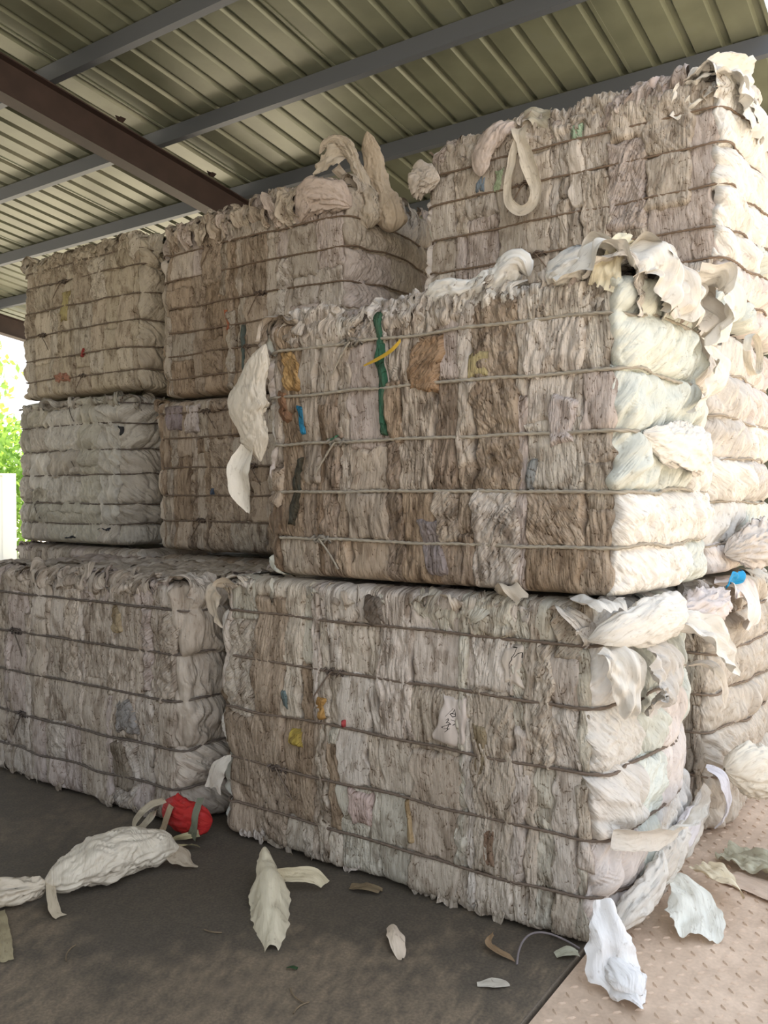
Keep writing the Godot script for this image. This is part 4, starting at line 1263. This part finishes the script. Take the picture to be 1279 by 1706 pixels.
	sheet("tail", big, on("fallen_sack", [Vector3(-2.84, 0.06, -1.90), Vector3(-2.77, 0.035, -1.86), Vector3(-2.70, 0.012, -1.83), Vector3(-2.67, 0.008, -1.83)]), [0.03, 0.035, 0.04, 0.035], [B3, B3, B3, B3], sr(206, 192, 168), {"amp": 0.004, "grime": 0.15})
	sheet("tip", big, on("fallen_sack", [Vector3(-2.68, 0.06, -2.33), Vector3(-2.64, 0.04, -2.35), Vector3(-2.61, 0.015, -2.36), Vector3(-2.57, 0.01, -2.38)]), [0.08, 0.09, 0.05, 0.01], [B3, B3, B3, B3], sr(180, 166, 146), {"amp": 0.012, "grime": 0.3})
	big.position += Vector3(0.06, 0, 0.05)
	var rag := node("torn_sack", self, Vector3(-2.05, 0, -2.3))
	tag(rag, "cream torn sack piece, bent upright with a side strip, on dark floor", "sack")
	sheet("body", rag, on("torn_sack", [Vector3(-2.27, 0.10, -2.50), Vector3(-2.22, 0.115, -2.45), Vector3(-2.12, 0.09, -2.36), Vector3(-2.02, 0.045, -2.26), Vector3(-1.93, 0.018, -2.17), Vector3(-1.87, 0.012, -2.10)]), [0.03, 0.07, 0.13, 0.15, 0.14, 0.05], [(R3 + B3).normalized(), (R3 + B3).normalized(), (R3 + B3 * 0.9).normalized(), (R3 + B3).normalized(), (R3 + B3).normalized(), (R3 + B3).normalized()], sr(226, 216, 190), {"amp": 0.010, "grime": 0.1, "fold": 9.0, "curl": -0.6, "ragged": 0.25})
	sheet("side_strip", rag, on("torn_sack", [Vector3(-2.14, 0.07, -2.40), Vector3(-2.08, 0.075, -2.44), Vector3(-2.02, 0.065, -2.50), Vector3(-1.99, 0.03, -2.53)]), [0.05, 0.055, 0.06, 0.04], [U3, U3, U3, U3], sr(214, 202, 172), {"amp": 0.006, "grime": 0.1})
	rag.position += Vector3(0.02, 0, 0.06)
	var red := node("red_bag", self, Vector3(-2.83, 0, -2.50))
	tag(red, "crushed red bag with pale carrying straps between the two front floor bales", "bag")
	sack("body", red, on("red_bag", [Vector3(-2.97, 0.15, -2.49), Vector3(-2.93, 0.12, -2.49), Vector3(-2.85, 0.105, -2.49), Vector3(-2.77, 0.10, -2.50), Vector3(-2.72, 0.10, -2.53)]), [0.05, 0.07, 0.068, 0.065, 0.04], [0.015, 0.04, 0.05, 0.045, 0.02], [U3, U3, U3, U3, U3], sr(184, 50, 48), {"amp": 0.16, "grime": 0.1, "dirt": sr(110, 40, 36), "ground": 0.003})
	sheet("carrying_strap", red, on("red_bag", [Vector3(-2.93, 0.17, -2.45), Vector3(-3.0, 0.14, -2.43), Vector3(-3.07, 0.08, -2.42), Vector3(-3.105, 0.03, -2.42), Vector3(-3.07, 0.02, -2.42), Vector3(-3.01, 0.07, -2.42), Vector3(-2.95, 0.14, -2.43)]), [0.03, 0.03, 0.03, 0.028, 0.028, 0.03, 0.03], [(U3 + R3).normalized(), (U3 + R3 * 0.4).normalized(), U3, -R3, -U3, (-U3 - R3 * 0.5).normalized(), (-U3 - R3).normalized()], sr(214, 202, 178), {"amp": 0.003, "grime": 0.15, "ragged": 0.03, "step": 0.005})
	sheet("carrying_strap", red, on("red_bag", [Vector3(-2.88, 0.16, -2.44), Vector3(-2.90, 0.10, -2.43), Vector3(-2.92, 0.05, -2.43), Vector3(-2.93, 0.01, -2.42)]), [0.032, 0.032, 0.032, 0.05], [R3, R3, R3, R3], sr(180, 160, 132), {"amp": 0.003, "grime": 0.2, "step": 0.005})
	sheet("carrying_strap", red, on("red_bag", [Vector3(-2.74, 0.06, -2.47), Vector3(-2.80, 0.04, -2.45), Vector3(-2.86, 0.02, -2.44), Vector3(-2.87, 0.012, -2.42), Vector3(-2.82, 0.012, -2.41), Vector3(-2.73, 0.02, -2.44)]), [0.03, 0.03, 0.03, 0.03, 0.03, 0.04], [U3, U3, (U3 - B3).normalized(), -B3, -B3, (U3 - B3).normalized()], sr(216, 206, 166), {"amp": 0.003, "grime": 0.15, "step": 0.005})
	sheet("grey_band", red, on("red_bag", [Vector3(-2.76, 0.20, -2.50), Vector3(-2.745, 0.14, -2.455), Vector3(-2.75, 0.08, -2.45), Vector3(-2.78, 0.03, -2.46)]), [0.04, 0.04, 0.04, 0.05], [R3, R3, R3, R3], sr(120, 124, 106), {"amp": 0.004, "grime": 0.2, "step": 0.005})
	red.position += Vector3(0.08, 0, -0.01)
	var cs := node("corner_sack", self, Vector3(-0.87, 0, -2.52))
	tag(cs, "bright white plastic bag slumped on the floor at the near bale's corner", "sack")
	var diag := (R3 + B3).normalized()
	sheet("body", cs, on("corner_sack", [Vector3(-0.985, 0.22, -2.575), Vector3(-0.955, 0.16, -2.545), Vector3(-0.93, 0.09, -2.52), Vector3(-0.88, 0.04, -2.48), Vector3(-0.83, 0.012, -2.44), Vector3(-0.81, 0.006, -2.425)]), [0.05, 0.10, 0.15, 0.17, 0.12, 0.03], [diag, diag, diag, diag, diag, diag], sr(244, 243, 242), {"amp": 0.02, "grime": 0.02, "fold": 11.0, "ragged": 0.3, "curl": -0.2})
	sack("fold", cs, on("corner_sack", [Vector3(-0.94, 0.05, -2.55), Vector3(-0.91, 0.05, -2.51), Vector3(-0.86, 0.04, -2.48), Vector3(-0.82, 0.025, -2.46)]), [0.02, 0.045, 0.05, 0.02], [0.02, 0.035, 0.03, 0.015], [diag, diag, diag, diag], sr(244, 243, 242), {"amp": 0.2, "grime": 0.02, "ground": -0.003})
	cs.position += Vector3(0.06, 0, 0.01)
	floor_sheet("floor_sack", "white printed sack flap lying on the tread plate beside the near bale", "sack", [Vector3(-0.86, 0.09, -3.14), Vector3(-0.79, 0.075, -3.08), Vector3(-0.74, 0.04, -2.98), Vector3(-0.72, 0.004, -2.90)], [0.05, 0.14, 0.20, 0.14], (R3 + B3).normalized(), sr(236, 236, 226), {"amp": 0.016, "grime": 0.12, "fold": 9.0})
	floor_sheet("floor_sack_001", "yellowish crumpled scrap sticking out low from the near bale's end", "sack", [Vector3(-0.82, 0.07, -3.34), Vector3(-0.75, 0.07, -3.30), Vector3(-0.69, 0.05, -3.26), Vector3(-0.65, 0.03, -3.24)], [0.10, 0.12, 0.08, 0.03], B3, sr(232, 220, 192), {"amp": 0.02, "grime": 0.1, "fold": 16.0})
	floor_sheet("floor_rag", "flattened grey-green rag on the plate at the right edge", "rag", [Vector3(-0.80, 0.012, -3.66), Vector3(-0.70, 0.03, -3.62), Vector3(-0.60, 0.03, -3.58), Vector3(-0.50, 0.012, -3.54)], [0.12, 0.2, 0.2, 0.14], B3, sr(200, 196, 172), {"amp": 0.022, "grime": 0.4, "fold": 20.0})
	floor_sheet("cardboard_scrap", "flat pinkish cardboard scrap on the tread plate at the right edge", "cardboard", [Vector3(-0.74, 0.006, -3.46), Vector3(-0.62, 0.008, -3.42), Vector3(-0.48, 0.006, -3.37)], [0.13, 0.14, 0.13], B3, sr(214, 192, 172), {"amp": 0.003, "grime": 0.2, "ragged": 0.05})
	floor_sheet("paper_scrap", "small upright white scrap alone on the dark floor", "scrap", [Vector3(-1.59, 0.03, -2.36), Vector3(-1.54, 0.035, -2.31), Vector3(-1.49, 0.015, -2.26), Vector3(-1.455, 0.008, -2.23)], [0.035, 0.06, 0.05, 0.01], (R3 + B3).normalized(), sr(232, 216, 196), {"amp": 0.008, "grime": 0.05, "curl": -0.2})
	floor_sheet("paper_scrap_001", "brown bent leaf-like scrap near the foot of the near bale", "scrap", [Vector3(-1.275, 0.035, -2.50), Vector3(-1.27, 0.02, -2.46), Vector3(-1.23, 0.012, -2.44), Vector3(-1.18, 0.008, -2.44)], [0.02, 0.035, 0.03, 0.02], B3, sr(150, 126, 98), {"amp": 0.006, "grime": 0.2})
	floor_sheet("paper_scrap_002", "flat oval whitish scrap at the bottom, left of the floor seam", "scrap", [Vector3(-1.205, 0.006, -2.255), Vector3(-1.165, 0.012, -2.28), Vector3(-1.125, 0.006, -2.305)], [0.02, 0.05, 0.02], (R3 * 0.6 - B3).normalized(), sr(214, 208, 194), {"amp": 0.006, "grime": 0.3})
	floor_sheet("paper_scrap_003", "pale green folded scrap against the foot of the near bale's corner", "scrap", [Vector3(-1.07, 0.006, -2.54), Vector3(-1.035, 0.02, -2.57), Vector3(-1.0, 0.008, -2.59)], [0.04, 0.05, 0.03], (R3 * 0.6 - B3).normalized(), sr(190, 190, 170), {"amp": 0.006, "grime": 0.1})
	floor_sheet("paper_scrap_004", "dull brown rag scrap at the base of the near bale, beside the torn sack", "scrap", [Vector3(-1.90, 0.008, -2.54), Vector3(-1.85, 0.025, -2.55), Vector3(-1.80, 0.012, -2.57)], [0.03, 0.06, 0.04], B3, sr(128, 112, 88), {"amp": 0.01, "grime": 0.3})
	floor_sheet("strip_scrap", "yellowed strip lying on the floor at the left edge of the picture", "scrap", [Vector3(-2.84, 0.006, -1.68), Vector3(-2.75, 0.01, -1.635), Vector3(-2.62, 0.008, -1.57), Vector3(-2.50, 0.006, -1.51)], [0.05, 0.05, 0.05, 0.04], (R3 + B3).normalized(), sr(180, 168, 136), {"amp": 0.004, "grime": 0.3})
	floor_sheet("leaf_scrap", "tiny dark green leaf scrap on the floor at bottom left of centre", "scrap", [Vector3(-1.74, 0.004, -1.99), Vector3(-1.725, 0.008, -2.0), Vector3(-1.70, 0.004, -2.01)], [0.01, 0.018, 0.008], B3, sr(44, 70, 44), {"amp": 0.004, "grime": 0.2, "step": 0.004})
	var wp := PackedVector3Array()
	for i in 30:
		var t := i / 29.0
		var p := Vector3(-1.15, 0.006, -2.42).lerp(Vector3(-1.02, 0.008, -2.62), t) + Vector3(-0.06, 0.05, -0.02) * (4.0 * t * (1.0 - t))
		wp.append(p)
	var wire := tube("wire", self, wp, 0.0035, m_rope, sr(120, 112, 112))
	tag(wire, "thin bent wire arching over the floor at the near bale's foot", "wire")
	var twig_spots := [[Vector3(-1.62, 0.005, -1.90), 0.09, 0.4, "bent dry twig on the floor near the bottom edge, left of centre"], [Vector3(-1.57, 0.005, -1.86), 0.07, 1.6, "short dry twig crossing another near the bottom edge"], [Vector3(-2.10, 0.005, -2.02), 0.07, -0.3, "small pale twig on the dark floor between the two loose sacks"], [Vector3(-2.38, 0.005, -1.66), 0.10, 0.9, "dark thin twig on the floor below the big fallen sack"]]
	var ti := 0
	for t in twig_spots:
		var tp := PackedVector3Array()
		for i in 9:
			var k := i / 8.0 - 0.5
			var a: float = t[2]
			var l: float = t[1]
			tp.append((t[0] as Vector3) + Vector3(cos(a), 0, sin(a)) * k * l + Vector3(-sin(a), 0.15, cos(a)) * (0.25 - k * k) * l * 0.5)
		var o := tube("twig" if ti == 0 else "twig_%03d" % ti, self, tp, 0.0022, m_rope, sr(120, 104, 82))
		tag(o, t[3], "twig", "twigs on the floor")
		ti += 1

func floor_sheet(called: String, label: String, category: String, pts: Array, widths: Array, side: Vector3, c: Color, opt: Dictionary) -> void:
	var sides := []
	for p in pts:
		sides.append(side)
	var o := sheet(called, self, pts, widths, sides, c, opt)
	tag(o, label, category)
